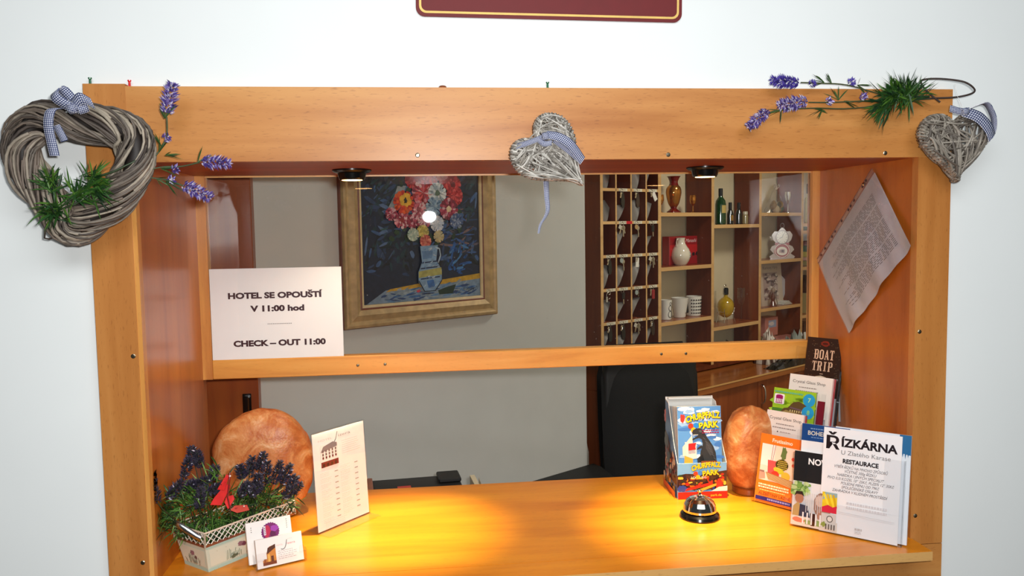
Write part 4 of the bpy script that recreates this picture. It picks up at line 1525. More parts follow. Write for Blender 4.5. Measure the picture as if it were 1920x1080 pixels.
for k in range(7):
    a.stroke(.060 + k * .004, .140 - k * .008, .066 + k * .004, .134 - k * .008, .0013, (86, 86, 88))
a.rect(.054, .078, .092, .084, (150, 76, 40))
a.lines(.058, .158, .042, 2, .0055, .0028, (150, 30, 70), .05)
a.poly([(.024, .110), (.042, .112), (.040, .118), (.043, .128), (.024, .126)], (212, 40, 40))
a.poly([(.008, .02), (.030, .02), (.034, .09), (.014, .098)], (240, 160, 60))
a.poly([(.018, .060), (.034, .062), (.030, .074), (.020, .072)], (110, 40, 20))
a.build('cover_print', 'gloss_print', lf)

# ---- tiered leaflet rack on the right
RK = Vector((0.770, 0.266, ZC))
RA = math.radians(-53.5)
TIERS = [(0.0, 0.0), (0.030, 0.045), (0.060, 0.088), (0.090, 0.125), (0.120, 0.185)]
rk = thing('leaflet_rack', 'clear acrylic tiered leaflet rack against the right side panel', 'leaflet rack', RK, RA)
L12 = Matrix.Rotation(-math.radians(12), 4, 'X')
r_ = MB()
TIER = TIERS
for y, z in TIER:
    Tt = Matrix.Translation((0, y, 0)) @ L12
    r_.box(-.004, .112, .012, .0135, max(z - .01, .002), z + .17, T=Tt)          # back of the tier
    if y > 0:
        r_.box(-.004, .112, -.006, -.0045, z, z + .045, T=Tt)                       # front lip
    r_.box(-.004, .112, -.006, .012, z - .0015 + (.0015 if y == 0 else 0), z + (.0015 if y == 0 else 0), T=Tt)
    for x in (-.004, .1105):
        r_.box(x, x + .0015, -.006, .013, z, z + .10, T=Tt)
r_.box(.106, .1125, .012, .020, .002, .335, T=Matrix.Translation((0, TIER[4][0], 0)) @ L12)
r_.box(-.004, .112, .0, TIER[4][0] + .02, 0, .0018)
eg = MB()
for y, z0, z1, x in ((.030, .05, .150, .108), (.060, .09, .200, .110), (.090, .125, .245, .118), (.128, .185, .345, .118)):
    eg.box(x, x + .004, .012, .0155, z0, z1, T=Matrix.Translation((0, y, 0)) @ L12)
    eg.box(x - .004, x + .004, -.006, -.0045, z0 + .044, z0 + .046, T=Matrix.Translation((0, y, 0)) @ L12)
eg.clamp(Matrix.Translation(RK) @ Matrix.Rotation(RA, 4, 'Z'), x1=.9905).build('frosted_edge', 'edge_grey', rk)
r_.clamp(Matrix.Translation(RK) @ Matrix.Rotation(RA, 4, 'Z'), x1=.9905).build('acrylic', 'acrylic', rk)


def leaflet(name, label, cat, x0, x1, z0, z1, y, thick=.004, page=(236, 230, 224), origin=RK, rot=RA, lean=L12, edge=None, group='leaflets in the tiered rack'):
    t = thing(name, label, cat, origin, rot, group=group)
    T = Matrix.Translation((0, y, 0)) @ lean
    b = MB()
    b.box(x0, x1, 0, thick, z0, z1, page, T=T)
    if edge:
        b.box(x0 + .003, x1 + .004, thick + .0004, thick + .0014, z0, z1 - .001, edge, T=T)
    b.build('paper_stack', 'gloss_print', t)
    return t, Art(T=T @ Matrix.Translation((x0, -.0001, z0)) @ FACE, step=.00008), x1 - x0, z1 - z0


# 1 orange fruit leaflet
t, a, W, H = leaflet('leaflet', 'orange leaflet with fruit basket picture at the front of the rack', 'leaflet', 0.0, .1005, .0025, .161, 0.0, page=(240, 120, 40))
OR = (242, 122, 34)
a.rect(0, 0, W, H, OR, 1)
a.rect(.006, .052, W, .136, (240, 214, 196))
a.poly([(.006, .052), (.022, .056), (.020, .070), (.006, .074)], (206, 150, 130))
a.rect(.006, .086, .040, .136, (244, 228, 222))
a.rect(.006, .070, .018, .074, (150, 110, 100))
a.poly([(.024, .100), (.046, .100), (.043, .064), (.027, .064)], (222, 84, 84))
a.stroke(.032, .100, .034, .136, .001, (150, 40, 50))
a.stroke(.036, .100, .040, .136, .001, (150, 40, 50))
a.oval(.062, .120, .007, .016, (98, 120, 66), wob=.2)
a.oval(.060, .094, .016, .013, (74, 62, 20))
for i in range(7):
    for j in range(5):
        a.oval(.050 + i * .0034 + (j % 2) * .0017, .085 + j * .0044, .0011, .0015, (226, 206, 90), 6, layer=14)
a.oval(.054, .080, .014, .0065, (196, 190, 50), rot=-.25)
a.oval(.046, .070, .010, .008, (218, 60, 44))
a.oval(.072, .070, .011, .010, (248, 178, 60))
a.oval(.086, .112, .004, .004, (228, 70, 50))
a.oval(.088, .098, .004, .004, (228, 90, 60))
a.poly([(.022, .072), (.094, .062), (.094, .046), (.030, .056)], (170, 120, 70))
for k in range(5):
    a.stroke(.024 + k * .0015, .069 - k * .003, .094, .059 - k * .003, .0010, (224, 190, 140))
a.text('Frutissimo', .056, .1425, .0085, (252, 236, 214), width=.050, bold=.02)
a.lines(.008, .044, .080, 2, .0058, .0036, (252, 226, 190), .08)
a.lines(.012, .0310, .078, 1, .005, .0022, (252, 200, 120), .2)
a.text('ALŽBĚTINY LÁZNĚ', .050, .0185, .0058, (120, 20, 20), width=.080, bold=.01)
a.rect(.004, .006, W - .002, .0145, (44, 34, 110))
a.lines(.034, .0125, .056, 1, .004, .0040, (150, 140, 200), .02)
a.build('print', 'gloss_print', t)
# 2 and 4: glass shop leaflets
for lab, x0, x1, z0, z1, y, dx in (('white glass shop leaflet directly behind the orange leaflet', -.008, .085, .010, .2105, .030, 0), ('white glass shop leaflet below the dark boat leaflet', .009, .1165, .085, .2910, .090, 0)):
    t, a, W, H = leaflet('leaflet', lab, 'leaflet', x0, x1, z0, z1, y, thick=.007, page=(232, 222, 214), edge=(150, 30, 36))
    a.text('Crystal Glass Shop', .048 if W < .1 else .050, H - .0195, .0066, (58, 44, 40), width=.080 if W < .1 else .082)
    a.lines(.026, H - .0285, .046, 1, .004, .0022, (146, 130, 124), .1)
    a.lines(.018, H - .0370, .060, 1, .004, .0022, (146, 130, 124), .05)
    a.oval(.032, H - .0475, .0016, .0016, (60, 40, 40))
    a.lines(.038, H - .0465, .030, 1, .004, .0018, (170, 150, 144), .1)
    a.oval(.050, H - .066, .0058, .0058, (104, 30, 36))
    a.oval(.0505, H - .0665, .0028, .0028, (232, 222, 214))
    a.stroke(.047, H - .0605, .050, H - .0575, .0018, (40, 30, 30))
    a.lines(.040, H - .077, .022, 1, .004, .0020, (150, 110, 110), .05)
    a.build('print', 'gloss_print', t)
# 3 green brochure
t, a, W, H = leaflet('leaflet', 'lime green leaflet with old building and blue numbered circles', 'leaflet', -.0125, .0945, .055, .2590, .060, thick=.005, page=(120, 150, 60))
a.rect(0, 0, W, H, (150, 190, 44), 1)
random.seed(2)
for _ in range(40):
    a.oval(random.uniform(.004, W - .004), random.uniform(H - .07, H - .02), random.uniform(.006, .014), random.uniform(.004, .008), random.choice([(166, 206, 40), (138, 186, 46), (176, 210, 60)]), 9, wob=.2, layer=2)
a.k = 4
a.rect(0, 0, .04, H - .048, (70, 130, 50))
a.poly([(.018, H - .062), (.030, H - .046), (.040, H - .044), (.052, H - .030), (.066, H - .026), (.090, H - .034), (.092, H - .062)], (92, 72, 42))
a.poly([(.020, H - .075), (.020, H - .060), (.036, H - .050), (.046, H - .052), (.092, H - .058), (.092, H - .075)], (166, 138, 84))
for k in range(9):
    a.oval(.026 + k * .0074, H - .064 - .0008 * k, .0022, .0050, (70, 48, 28), 10, layer=9)
for k in range(8):
    a.rect(.046 + k * .0056, H - .053, .0485 + k * .0056, H - .048, (218, 196, 140), 10)
a.poly([(.046, H - .044), (.090, H - .049), (.090, H - .046), (.046, H - .041)], (110, 84, 96))
a.prism(rrect(.026, .024, .003), .0009, .00095, (238, 226, 232), T=a.T @ Matrix.Translation((.0165, H - .026, 0)))
a.k = 13
a.rect(.0075, H - .026, .0255, H - .019, (150, 24, 96))
a.oval(.0165, H - .0195, .009, .0035, (150, 24, 96))
for k in range(4):
    a.rect(.0085 + k * .0045, H - .034, .0105 + k * .0045, H - .0265, (150, 24, 96), 16)
a.rect(.0075, H - .0365, .0255, H - .0345, (150, 24, 96))
a.oval(W - .0155, H - .020, .0150, .0150, (34, 152, 206), 28)
a.oval(W - .0155, H - .049, .0150, .0150, (34, 152, 206), 28)
a.text('7', W - .0145, H - .0245, .010, (160, 214, 150), bold=.03)
a.text('8', W - .0145, H - .0535, .010, (140, 196, 120), bold=.03)
a.lines(.004, H - .007, .072, 1, .003, .0036, (90, 176, 150), .02)
a.build('print', 'gloss_print', t)
# 5 dark boat leaflet
t, a, W, H = leaflet('leaflet', 'dark brown boat trip leaflet at the top of the rack', 'leaflet', .029, .1165, .175, .3800, .120, thick=.004, page=(52, 34, 28))
BR_ = (44, 28, 22)
a.rect(0, 0, W, H, BR_, 1)
CR = (214, 178, 150)


def slab(a, s, x, y, h, w, col):
    """condensed slab-serif capitals"""
    n = len(s)
    cw = w / n
    st, sf = cw * .24, h * .10
    for i, c in enumerate(s):
        x0 = x + i * cw + cw * .08
        x1 = x0 + cw * .80
        xm = (x0 + x1) / 2
        L = a.k + 1
        a.k = L

        def r(p, q, u, v):
            a.rect(p, q, u, v, col, L)
        if c in 'BRP':
            r(x0 + cw * .06, y, x0 + cw * .06 + st, y + h)
            r(x0 - cw * .04, y, x0 + cw * .36, y + sf)
            r(x0 - cw * .04, y + h - sf, x1 - cw * .12, y + h)
            r(x0, y + h * .46, x1 - cw * .12, y + h * .46 + sf * .9)
            r(x1 - st, y + h * .52, x1, y + h - sf)
            if c == 'B':
                r(x1 - st, y + sf, x1, y + h * .48)
                r(x0, y, x1 - cw * .12, y + sf)
            if c == 'R':
                a.poly([(xm, y + h * .48), (xm + st, y + h * .48), (x1 + cw * .04, y), (x1 - st, y)], col, L)
        elif c == 'O':
            r(x0, y + h * .14, x0 + st, y + h * .86)
            r(x1 - st, y + h * .14, x1, y + h * .86)
            a.poly([(x0, y + h * .14), (x0 + st, y + h * .14), (xm, y + sf), (x1 - st, y + h * .14), (x1, y + h * .14), (x1 - st, y), (x0 + st, y)], col, L)
            a.poly([(x0, y + h * .86), (x0 + st, y + h), (x1 - st, y + h), (x1, y + h * .86), (x1 - st, y + h * .86), (xm, y + h - sf), (x0 + st, y + h * .86)], col, L)
        elif c == 'A':
            a.poly([(x0 + cw * .02, y), (x0 + cw * .14, y), (xm + cw * .02, y + h), (xm - cw * .08, y + h)], col, L)
            a.poly([(x1 - st * 1.2, y), (x1, y), (xm + cw * .08, y + h), (xm - cw * .10, y + h)], col, L)
            r(x0 + cw * .16, y + h * .28, x1 - cw * .16, y + h * .36)
            r(x0 - cw * .06, y, x0 + cw * .26, y + sf * .8)
            r(x1 - cw * .32, y, x1 + cw * .06, y + sf * .8)
        elif c == 'T':
            r(xm - st / 2, y, xm + st / 2, y + h)
            r(x0, y + h - sf, x1, y + h)
            r(x0, y + h * .74, x0 + cw * .09, y + h)
            r(x1 - cw * .09, y + h * .74, x1, y + h)
            r(xm - cw * .24, y, xm + cw * .24, y + sf)
        elif c == 'I':
            r(xm - st / 2, y, xm + st / 2, y + h)
            r(xm - cw * .24, y, xm + cw * .24, y + sf)
            r(xm - cw * .24, y + h - sf, xm + cw * .24, y + h)


slab(a, 'BOAT', .020, H - .052, .0235, .052, CR)
slab(a, 'TRIP', .0175, H - .080, .0230, .053, CR)
a.oval(.046, H - .014, .012, .0065, (120, 40, 26), wob=.15)
a.oval(.046, H - .014, .007, .003, (70, 26, 20))
random.seed(6)
for _ in range(46):
    x, y = random.choice([(random.uniform(.004, .022), random.uniform(H - .10, H - .006)), (random.uniform(.074, W - .004), random.uniform(H - .10, H - .006)), (random.uniform(.01, W - .01), random.uniform(H - .022, H - .004))])
    a.oval(x, y, .0012, .0008, (112, 88, 66), 6, wob=.3, layer=4)
a.k = 20
a.poly([(.024, H - .101), (.030, H - .094), (.043, H - .091), (.056, H - .094), (.062, H - .101)], (206, 190, 166))
a.lines(.030, H - .0955, .026, 1, .003, .0042, (70, 40, 30), .02)
a.stroke(.040, H - .087, .048, H - .087, .0012, CR)
a.build('print', 'gloss_print', t)
# plain leaflets whose edges show at the right of the rack
for lab, x0, x1, z0, z1, y, c in (('dark red folded leaflet edge beside the green leaflet', .097, .113, .075, .240, .066, (112, 22, 40)), ('black leaflet edge behind the boat trip leaflet', .112, .1185, .175, .360, .126, (20, 18, 18))):
    t, a, W, H = leaflet('leaflet', lab, 'leaflet', x0, x1, z0, z1, y, thick=.004, page=c)

# ---- A4 leaflet holder in front
HO = Vector((0.783, 0.108, ZC))
HA = math.radians(-43.2)
L8 = Matrix.Rotation(-math.radians(8), 4, 'X')
hl = thing('leaflet_holder', 'clear acrylic leaflet holder at the right front of the counter', 'leaflet holder', HO, HA)
h_ = MB()
h_.box(0, .222, -.002, -.0005, .002, .062, T=L8)
h_.box(0, .030, -.002, -.0005, .062, .158, T=L8)
h_.box(.184, .222, -.002, -.0005, .062, .172, T=L8)
h_.box(0, .222, .022, .0235, .002, .205, T=L8)
h_.box(0, .0015, -.002, .0235, .002, .158, T=L8)
h_.box(.2205, .222, -.002, .0235, .002, .172, T=L8)
h_.box(0, .222, -.002, .06, 0, .002)
h_.build('acrylic', 'acrylic', hl)
GH = 'leaflets in the clear holder'
# blue and white brochures at the back
t, a, W, H = leaflet('leaflet', 'white brochure with blue corner behind the restaurant sheet', 'leaflet', .082, .229, .003, .2215, .012, thick=.006, page=(226, 230, 236), origin=HO, rot=HA, lean=L8, group=GH)
a.poly([(W - .022, H), (W, H), (W, H - .040), (W - .022, H - .036)], (38, 104, 152))
for k in range(4):
    a.poly([(W - .022 + k * .005, H - .034), (W - .018 + k * .005, H - .034), (W - .020 + k * .005, H - .048 + .003 * (k % 2))], (38, 104, 152))
a.build('print', 'gloss_print', t)
t, a, W, H = leaflet('leaflet', 'leaflet with dark blue header and berry picture left of the restaurant sheet', 'leaflet', .0135, .112, .006, .2205, .0075, thick=.003, page=(232, 232, 234), origin=HO, rot=HA, lean=L8, group=GH)
a.rect(0, H - .036, W, H, (22, 66, 128))
a.lines(.018, H - .008, .040, 1, .004, .0022, (120, 150, 190), .1)
a.text('BOHEMIA', .013, H - .023, .0088, (206, 204, 190), 'l', width=.052, bold=.02)
a.lines(.020, H - .027, .036, 1, .004, .0016, (120, 150, 190), .1)
a.rect(0, H - .080, W, H - .060, (206, 196, 188))
random.seed(8)
for _ in range(26):
    a.oval(random.uniform(.016, .060), random.uniform(H - .088, H - .064), random.uniform(.003, .007), random.uniform(.003, .006), random.choice([(200, 30, 30), (222, 70, 50), (160, 20, 24), (228, 150, 90)]), 9, wob=.2)
a.poly([(.002, H - .066), (.014, H - .064), (.012, H - .082), (.004, H - .082)], (176, 180, 186))
a.build('print', 'gloss_print', t)
t, a, W, H = leaflet('leaflet', 'leaflet with black band and couple dining at the left of the holder', 'leaflet', .002, .098, .004, .161, .0035, thick=.003, page=(240, 240, 240), origin=HO, rot=HA, lean=L8, group=GH)
a.rect(0, 0, W, H, (232, 228, 224), 1)
a.rect(0, H - .064, W, H, (30, 30, 32))
a.text('NOVINKA', .030, H - .025, .0125, (244, 244, 244), 'l', width=.078, bold=.03)
random.seed(12)
a.rect(0, 0, W, H - .066, (226, 224, 226))
for _ in range(46):
    a.oval(random.uniform(.0, .034), random.uniform(.066, .090), random.uniform(.003, .007), random.uniform(.003, .006), random.choice([(130, 170, 80), (160, 196, 110), (110, 146, 70), (190, 210, 150)]), 8, wob=.3)
for k in range(9):
    a.rect(.030 + k * .004, .030 + (k % 3) * .004, .0315 + k * .004, .072, (196, 196, 200), 60)
a.oval(.062, .050, .016, .026, (150, 110, 92))
a.oval(.060, .058, .011, .012, (218, 182, 160))
a.oval(.068, .030, .014, .020, (176, 130, 110))
a.oval(.016, .058, .009, .011, (170, 118, 92))
a.poly([(.005, .060), (.009, .072), (.022, .073), (.026, .062), (.020, .066), (.010, .066)], (54, 38, 32))
a.poly([(.002, .012), (.004, .040), (.014, .050), (.020, .040), (.018, .012)], (180, 150, 96))
a.poly([(.016, .012), (.018, .046), (.034, .044), (.040, .020)], (48, 54, 78))
a.rect(0, 0, W, .020, (216, 206, 196))
a.oval(.016, .012, .014, .005, (206, 120, 96), wob=.2)
a.oval(.050, .010, .020, .006, (140, 160, 96), wob=.3)
a.poly([(.042, .004), (.050, .004), (.053, .030), (.040, .030)], (58, 24, 22))
for k in range(5):
    a.rect(.024 + k * .009, .006, .027 + k * .009, .030, (228, 228, 232))
a.build('print', 'gloss_print', t)
# restaurant sheet
t, a, W, H = leaflet('restaurant_sheet', 'white restaurant advert sheet with big black heading in the clear holder', 'leaflet', .0615, .2145, .003, .2205, .0, thick=.0012, page=(238, 238, 240), origin=HO, rot=HA, lean=L8, group=GH)
K, G_ = (30, 16, 20), (126, 122, 124)
a.text('Ř', .006, .1740, .0260, K, 'l', width=.0275, bold=.02)
a.rect(.0085, .1740, .0135, .2000, K)
a.text('ÍZKÁRNA', .0365, .1815, .0165, K, 'l', width=.109, bold=.035)
a.text('U Zlatého Karase', .085, .1650, .0088, G_, width=.096)
a.text('RESTAURACE', .076, .1475, .0086, K, width=.070, bold=.04)
TXT = [('VÝBĚR ŘÍZKŮ NA MNOHO ZPŮSOBŮ', .104), ('VČETNĚ 300g ŘÍZKU', .062), ('NABÍDKA I JINÝCH SPECIALIT', .092), ('PIVO 0,5l KOZEL 10° 25Kč, PLZEŇ 12° 35Kč', .130), ('POLEDNÍ MENU OD 79Kč', .075), ('SPOLEČENSKÉ OSLAVY', .072), ('ZAHRÁDKA V KLIDNÉM PROSTŘEDÍ', .108)]
for k, (s, w_) in enumerate(TXT):
    a.text(s, .077, .1365 - k * .0083, .0056, (86, 76, 82), width=w_, shear=.25)
a.rect(.004, .040, .034, .082, (232, 200, 40))
a.poly([(.004, .066), (.010, .082), (.034, .082), (.034, .074), (.020, .070)], (150, 176, 174))
for k in range(4):
    a.stroke(.008 + k * .006, .078, .018 + k * .005, .052, .004, [(250, 222, 60), (226, 186, 24), (246, 214, 50), (214, 170, 20)][k])
a.poly([(.004, .040), (.034, .040), (.034, .056), (.026, .052), (.016, .056), (.004, .050)], (214, 40, 66))
a.rect(.004, .006, .034, .038, (206, 202, 198))
a.oval(.021, .027, .0065, .0070, (70, 64, 60))
a.oval(.021, .027, .0050, .0054, (220, 216, 210))
for k in range(4):
    a.rect(.014 + k * .0055, .006, .0165 + k * .0055, .017, (90, 84, 80), 70)
a.oval(.009, .014, .005, .006, (130, 146, 70), wob=.3)
a.lines(.053, .069, .080, 2, .0085, .0048, (208, 206, 210), .05)
a.stroke(.038, .046, .146, .044, .0006, (190, 190, 194))
a.stroke(.038, .043, .146, .041, .0005, (200, 200, 204))
a.lines(.0715, .019, .014, 1, .003, .0044, (184, 180, 180), .05)
a.lines(.072, .0120, .013, 2, .003, .0014, (190, 186, 186), .1)
a.build('print', 'gloss_print', t)

# ================================================================== THE BACK OFFICE
# door leaf standing just behind the hatch at the left
dl = thing('brown_door', 'dark brown door leaf with black handle behind the left of the glass', 'door', (-0.77, 0.62, 0.0))
MB().box(0, 0.352, 0, 0.036, 0.01, 2.30, bevel=.002).build('door_leaf', 'brown', dl)
hd = MB()
hd.box(0.312, 0.334, -.004, 0.0, 1.238, 1.312, bevel=.001)
hd.box(0.3155, 0.3305, -.016, -.004, 1.243, 1.307, bevel=.003)
hd.build('handle', 'black_gloss', dl)

# ---- framed flower painting on the grey wall (local: x along the wall, y into it)
PN = br(-1.399, -0.203, 1.423)
pt = thing('flower_painting', 'framed oil painting of flowers in a jug on the grey wall', 'painting', PN, BR_A)
FW, FH = 0.610, 0.780
ML, MR, MBt = 0.078, 0.070, 0.056


def profile_frame(mb, x0, x1, z0, z1, prof):
    """mitred moulding: prof = list of (inset, depth toward the room)"""
    for i in range(len(prof) - 1):
        (a0, d0), (a1, d1) = prof[i], prof[i + 1]
        o = [(x0 + a0, -d0, z0 + a0), (x1 - a0, -d0, z0 + a0), (x1 - a0, -d0, z1 - a0), (x0 + a0, -d0, z1 - a0)]
        n_ = [(x0 + a1, -d1, z0 + a1), (x1 - a1, -d1, z0 + a1), (x1 - a1, -d1, z1 - a1), (x0 + a1, -d1, z1 - a1)]
        mb.add(o + n_, [(k, (k + 1) % 4, 4 + (k + 1) % 4, 4 + k) for k in range(4)])


m1 = MB()
profile_frame(m1, 0, FW, 0, FH, [(0, 0.0), (0, .022), (.003, .028), (.010, .030), (.016, .025), (.022, .024), (.040, .030), (.056, .022)])
m1.build('moulding', 'gilt', pt)
m2 = MB()
profile_frame(m2, .056, FW - .056, .056, FH - .056, [(0, .0222), (.003, .024), (.006, .022)])
profile_frame(m2, -.002, FW + .002, -.002, FH + .002, [(0, .0), (0, .016), (.003, .017)])
m2.build('red_brown_lines', 'gilt_dark', pt)
m3 = MB()
profile_frame(m3, .062, FW - .062, .062, FH - .062, [(0, .0218), (.008, .019), (.009, .012)])
m3.build('pale_slip', 'gilt_pale', pt)
CW, CH = FW - .142, FH - .142
MB().box(.071, FW - .071, -.014, -.010, .071, FH - .071).build('canvas', 'paper', pt)
a = Art(T=Matrix.Translation((.071, -.0142, .071)) @ FACE, step=.00003)


def V(y):      # height above the canvas foot, from the layout of the study
    return max(0, (1000 - y) * 0.000405)


def U(x):
    return min(CW, max(0, (x - 80) / 915 * CW))


def brush(n, x0, x1, y0, y1, cols, l0, l1, w0, w1, ang=0.0, spread=.6):
    for _ in range(n):
        x, y = random.uniform(x0, x1), random.uniform(y0, y1)
        t = ang + random.gauss(0, spread)
        l, w = random.uniform(l0, l1), random.uniform(w0, w1)
        dx, dy = l * math.cos(t), l * math.sin(t)
        if 0 <= x + dx <= CW and 0 <= y + dy <= CH:
            k = a.k
            a.k = 2 + random.randint(0, 9) + layer0
            a.oval(x + dx / 2, y + dy / 2, l / 2, w / 2, random.choice(cols), 9, layer=a.k, rot=t, wob=.22)
            a.k = max(k, a.k)


random.seed(99)
layer0 = 0
a.rect(0, 0, CW, CH, (24, 34, 58), 1)
NAVY = [(20, 28, 50), (14, 22, 38), (30, 44, 76), (16, 34, 44), (24, 52, 62), (10, 14, 24), (36, 58, 96)]
brush(420, 0, CW, 0.09, CH, NAVY, .02, .07, .006, .016, .8, .9)
layer0 = 10
brush(260, 0, CW, .10, CH, [(44, 66, 104), (30, 62, 74), (60, 92, 140), (34, 50, 60), (84, 110, 150), (24, 30, 50)], .02, .06, .006, .015, .6, .8)
brush(70, 0, CW * .35, .12, CH, [(40, 74, 84), (52, 92, 90), (28, 56, 50), (60, 84, 118)], .01, .04, .003, .007, 1.3, .5)
brush(60, CW * .6, CW, .15, .30, [(40, 66, 120), (88, 78, 92), (120, 96, 96), (54, 90, 150), (24, 28, 40)], .02, .06, .004, .010, .1, .3)
brush(40, CW * .70, CW * .86, .08, .18, [(40, 92, 160), (30, 74, 140), (70, 126, 180)], .01, .04, .005, .010, .6, .5)
a.k = 24
# table edge
a.poly([(U(100), 0), (U(240), V(900)), (U(1000), V(820)), (CW, V(820)), (CW, 0)], (120, 142, 164))
a.poly([(U(240), V(915)), (U(1000), V(855)), (U(1000), V(810)), (U(500), V(862)), (U(270), V(893))], (196, 154, 44))
layer0 = 26
brush(90, U(200), CW - .05, 0, V(905), [(60, 104, 160), (92, 130, 170), (150, 164, 172), (44, 70, 120), (134, 150, 160)], .02, .06, .004, .009, .08, .2)
a.k = 40
a.poly([(U(640), V(930)), (U(720), V(905)), (U(790), V(890)), (U(760), V(965)), (U(650), V(965))], (26, 52, 40))
a.oval(U(486), V(925), .008, .005, (196, 60, 80), wob=.2)
# bouquet
LEAF = [(30, 58, 38), (44, 70, 40), (60, 80, 60), (20, 40, 40)]
a.poly([(U(270), V(260)), (U(330), V(130)), (U(345), V(80)), (U(410), V(75)), (U(380), V(160)), (U(320), V(300)), (U(280), V(330))], (150, 162, 166))


def bloom(cx, cy, r, cols, core_, petals=16):
    x, y = U(cx), V(cy)
    r *= .00045
    for ring_ in (1.0, .72, .46):
        for k in range(petals):
            t = 2 * PI * k / petals + random.uniform(-.15, .15)
            a.k += 0
            a.poly([(x, y), (x + r * ring_ * math.cos(t - .22), y + r * ring_ * math.sin(t - .22) * .95), (x + r * ring_ * 1.08 * math.cos(t), y + r * ring_ * 1.08 * math.sin(t) * .95), (x + r * ring_ * math.cos(t + .2), y + r * ring_ * math.sin(t + .2) * .95)], random.choice(cols), a.k + 1 if k == 0 else a.k)
            if k == 0:
                a.k += 1
        a.k += 1
    if core_:
        a.oval(x, y, r * .30, r * .28, core_, wob=.2)


REDS = [(206, 50, 54), (186, 36, 44), (226, 84, 84), (160, 30, 40)]
PINK = [(206, 96, 110), (226, 150, 156), (180, 60, 84), (236, 190, 190)]
MAGT = [(150, 30, 60), (190, 70, 96), (226, 170, 178), (120, 24, 50)]
WHITE = [(206, 214, 218), (176, 190, 198), (228, 232, 230)]
for k in range(60):
    x, y = random.uniform(U(290), U(860)), random.uniform(V(540), V(60))
    a.oval(x, y, .012, .008, random.choice(LEAF), 8, layer=44 + k % 4, wob=.3, rot=random.uniform(0, 3))
a.k = 52
for q in ((470, 20, 75, REDS, None), (600, -20, 80, REDS, None), (740, 0, 85, REDS, None), (680, -70, 90, PINK, None), (560, -90, 80, REDS, None), (790, 150, 75, REDS, None), (540, 130, 95, PINK + REDS, None), (780, 60, 70, REDS, (120, 20, 30))):
    bloom(*q)
for q in ((650, 130, 78, WHITE, (90, 110, 90)), (620, 240, 70, [(130, 160, 186), (160, 184, 200), (110, 140, 170)], None), (740, 260, 82, MAGT, (226, 200, 160)), (500, 260, 62, PINK, (150, 60, 70)), (370, 345, 66, PINK + MAGT, (150, 36, 40)), (455, 360, 56, MAGT, None), (545, 345, 60, PINK, (200, 90, 100)), (800, 360, 60, [(60, 84, 130), (90, 110, 150), (150, 160, 180)], None), (290, 300, 48, MAGT, None), (640, 380, 60, [(190, 200, 214), (226, 226, 228)], None)):
    bloom(*q)
bloom(385, 205, 84, [(222, 64, 22), (236, 92, 26), (200, 44, 18)], None)
a.oval(U(400), V(190), .021, .021, (236, 180, 50), wob=.2)
a.oval(U(400), V(192), .007, .008, (40, 30, 20), wob=.4)
bloom(525, 445, 52, [(214, 190, 90), (228, 208, 120), (190, 170, 80)], None)
bloom(450, 465, 48, [(170, 190, 170), (200, 210, 190)], None)
bloom(545, 520, 48, [(214, 110, 96), (226, 140, 110), (190, 80, 70)], None)
bloom(650, 485, 46, [(206, 186, 130), (190, 180, 140)], None)
# jug
JG = (128, 160, 190)
a.poly([(U(500), V(560)), (U(640), V(555)), (U(625), V(680)), (U(668), V(760)), (U(665), V(850)), (U(610), V(940)), (U(530), V(940)), (U(482), V(850)), (U(482), V(770)), (U(512), V(690))], JG)
a.poly([(U(512), V(600)), (U(600), V(598)), (U(590), V(660)), (U(520), V(668))], (96, 130, 170))
a.poly([(U(484), V(765)), (U(664), V(740)), (U(668), V(800)), (U(484), V(818))], (172, 168, 96))
for y in (684, 730, 815):
    a.poly([(U(500), V(y + 8)), (U(650), V(y - 4)), (U(652), V(y + 6)), (U(500), V(y + 18))], (30, 44, 84))
a.poly([(U(545), V(845)), (U(600), V(835)), (U(610), V(890)), (U(560), V(905))], (60, 110, 176))
a.stroke(U(484), V(840), U(528), V(930), .0035, (14, 18, 40))
a.stroke(U(528), V(930), U(612), V(930), .0030, (14, 18, 40))
a.stroke(U(612), V(930), U(668), V(845), .0035, (14, 18, 40))
for p, q in (((618, 570), (652, 585)), ((652, 585), (660, 640)), ((660, 640), (640, 700))):
    a.stroke(U(p[0]), V(p[1]), U(q[0]), V(q[1]), .004, (176, 196, 210))
layer0 = a.k + 1
brush(26, U(510), U(640), V(910), V(580), [(170, 190, 206), (90, 124, 170), (190, 200, 206)], .006, .018, .002, .004, .2, .4)
a.k += 14
a.text('V. Smíška 71', U(905), V(945), .012, (26, 26, 40), width=.065, shear=.4)
a.build('painted_surface', 'oil', pt)

# ---- wall shelving: key rack and open shelves (local x along the wall, y into it)
SB, ST, SD = 1.012, 2.22, 0.155
sh = thing('wall_shelving', 'tall red-brown shelf unit with pale edges on the back counter', 'shelf unit', BR_O, BR_A)
MB().box(-.003, .014, .0012, SD, SB, ST).build('side_panel', 'shelf_brown', sh)
for s in (0.405, 0.827, 1.260, 1.695, 2.06):
    MB().box(s - .010, s + .010, .0012, SD, SB, ST).build('upright', 'shelf_brown', sh)
MB().box(-.003, .014, .0012, SD, .0, SB - .021).build('foot_panel', 'shelf_brown', sh)
ed = MB()
ed.box(-.003, .014, 0, .0012, SB, ST)
for s in (0.405, 0.827, 1.260, 1.695, 2.06):
    ed.box(s - .011, s + .011, 0, .0012, SB, ST)
ed.build('upright_edging', 'shelf_edge', sh)
MB().box(-.003, 2.07, .0, SD, SB - .02, SB).build('bottom_board', 'shelf_brown', sh)
MB().box(-.003, 2.07, .0, SD, ST, ST + .02).build('top_board', 'shelf_brown', sh)
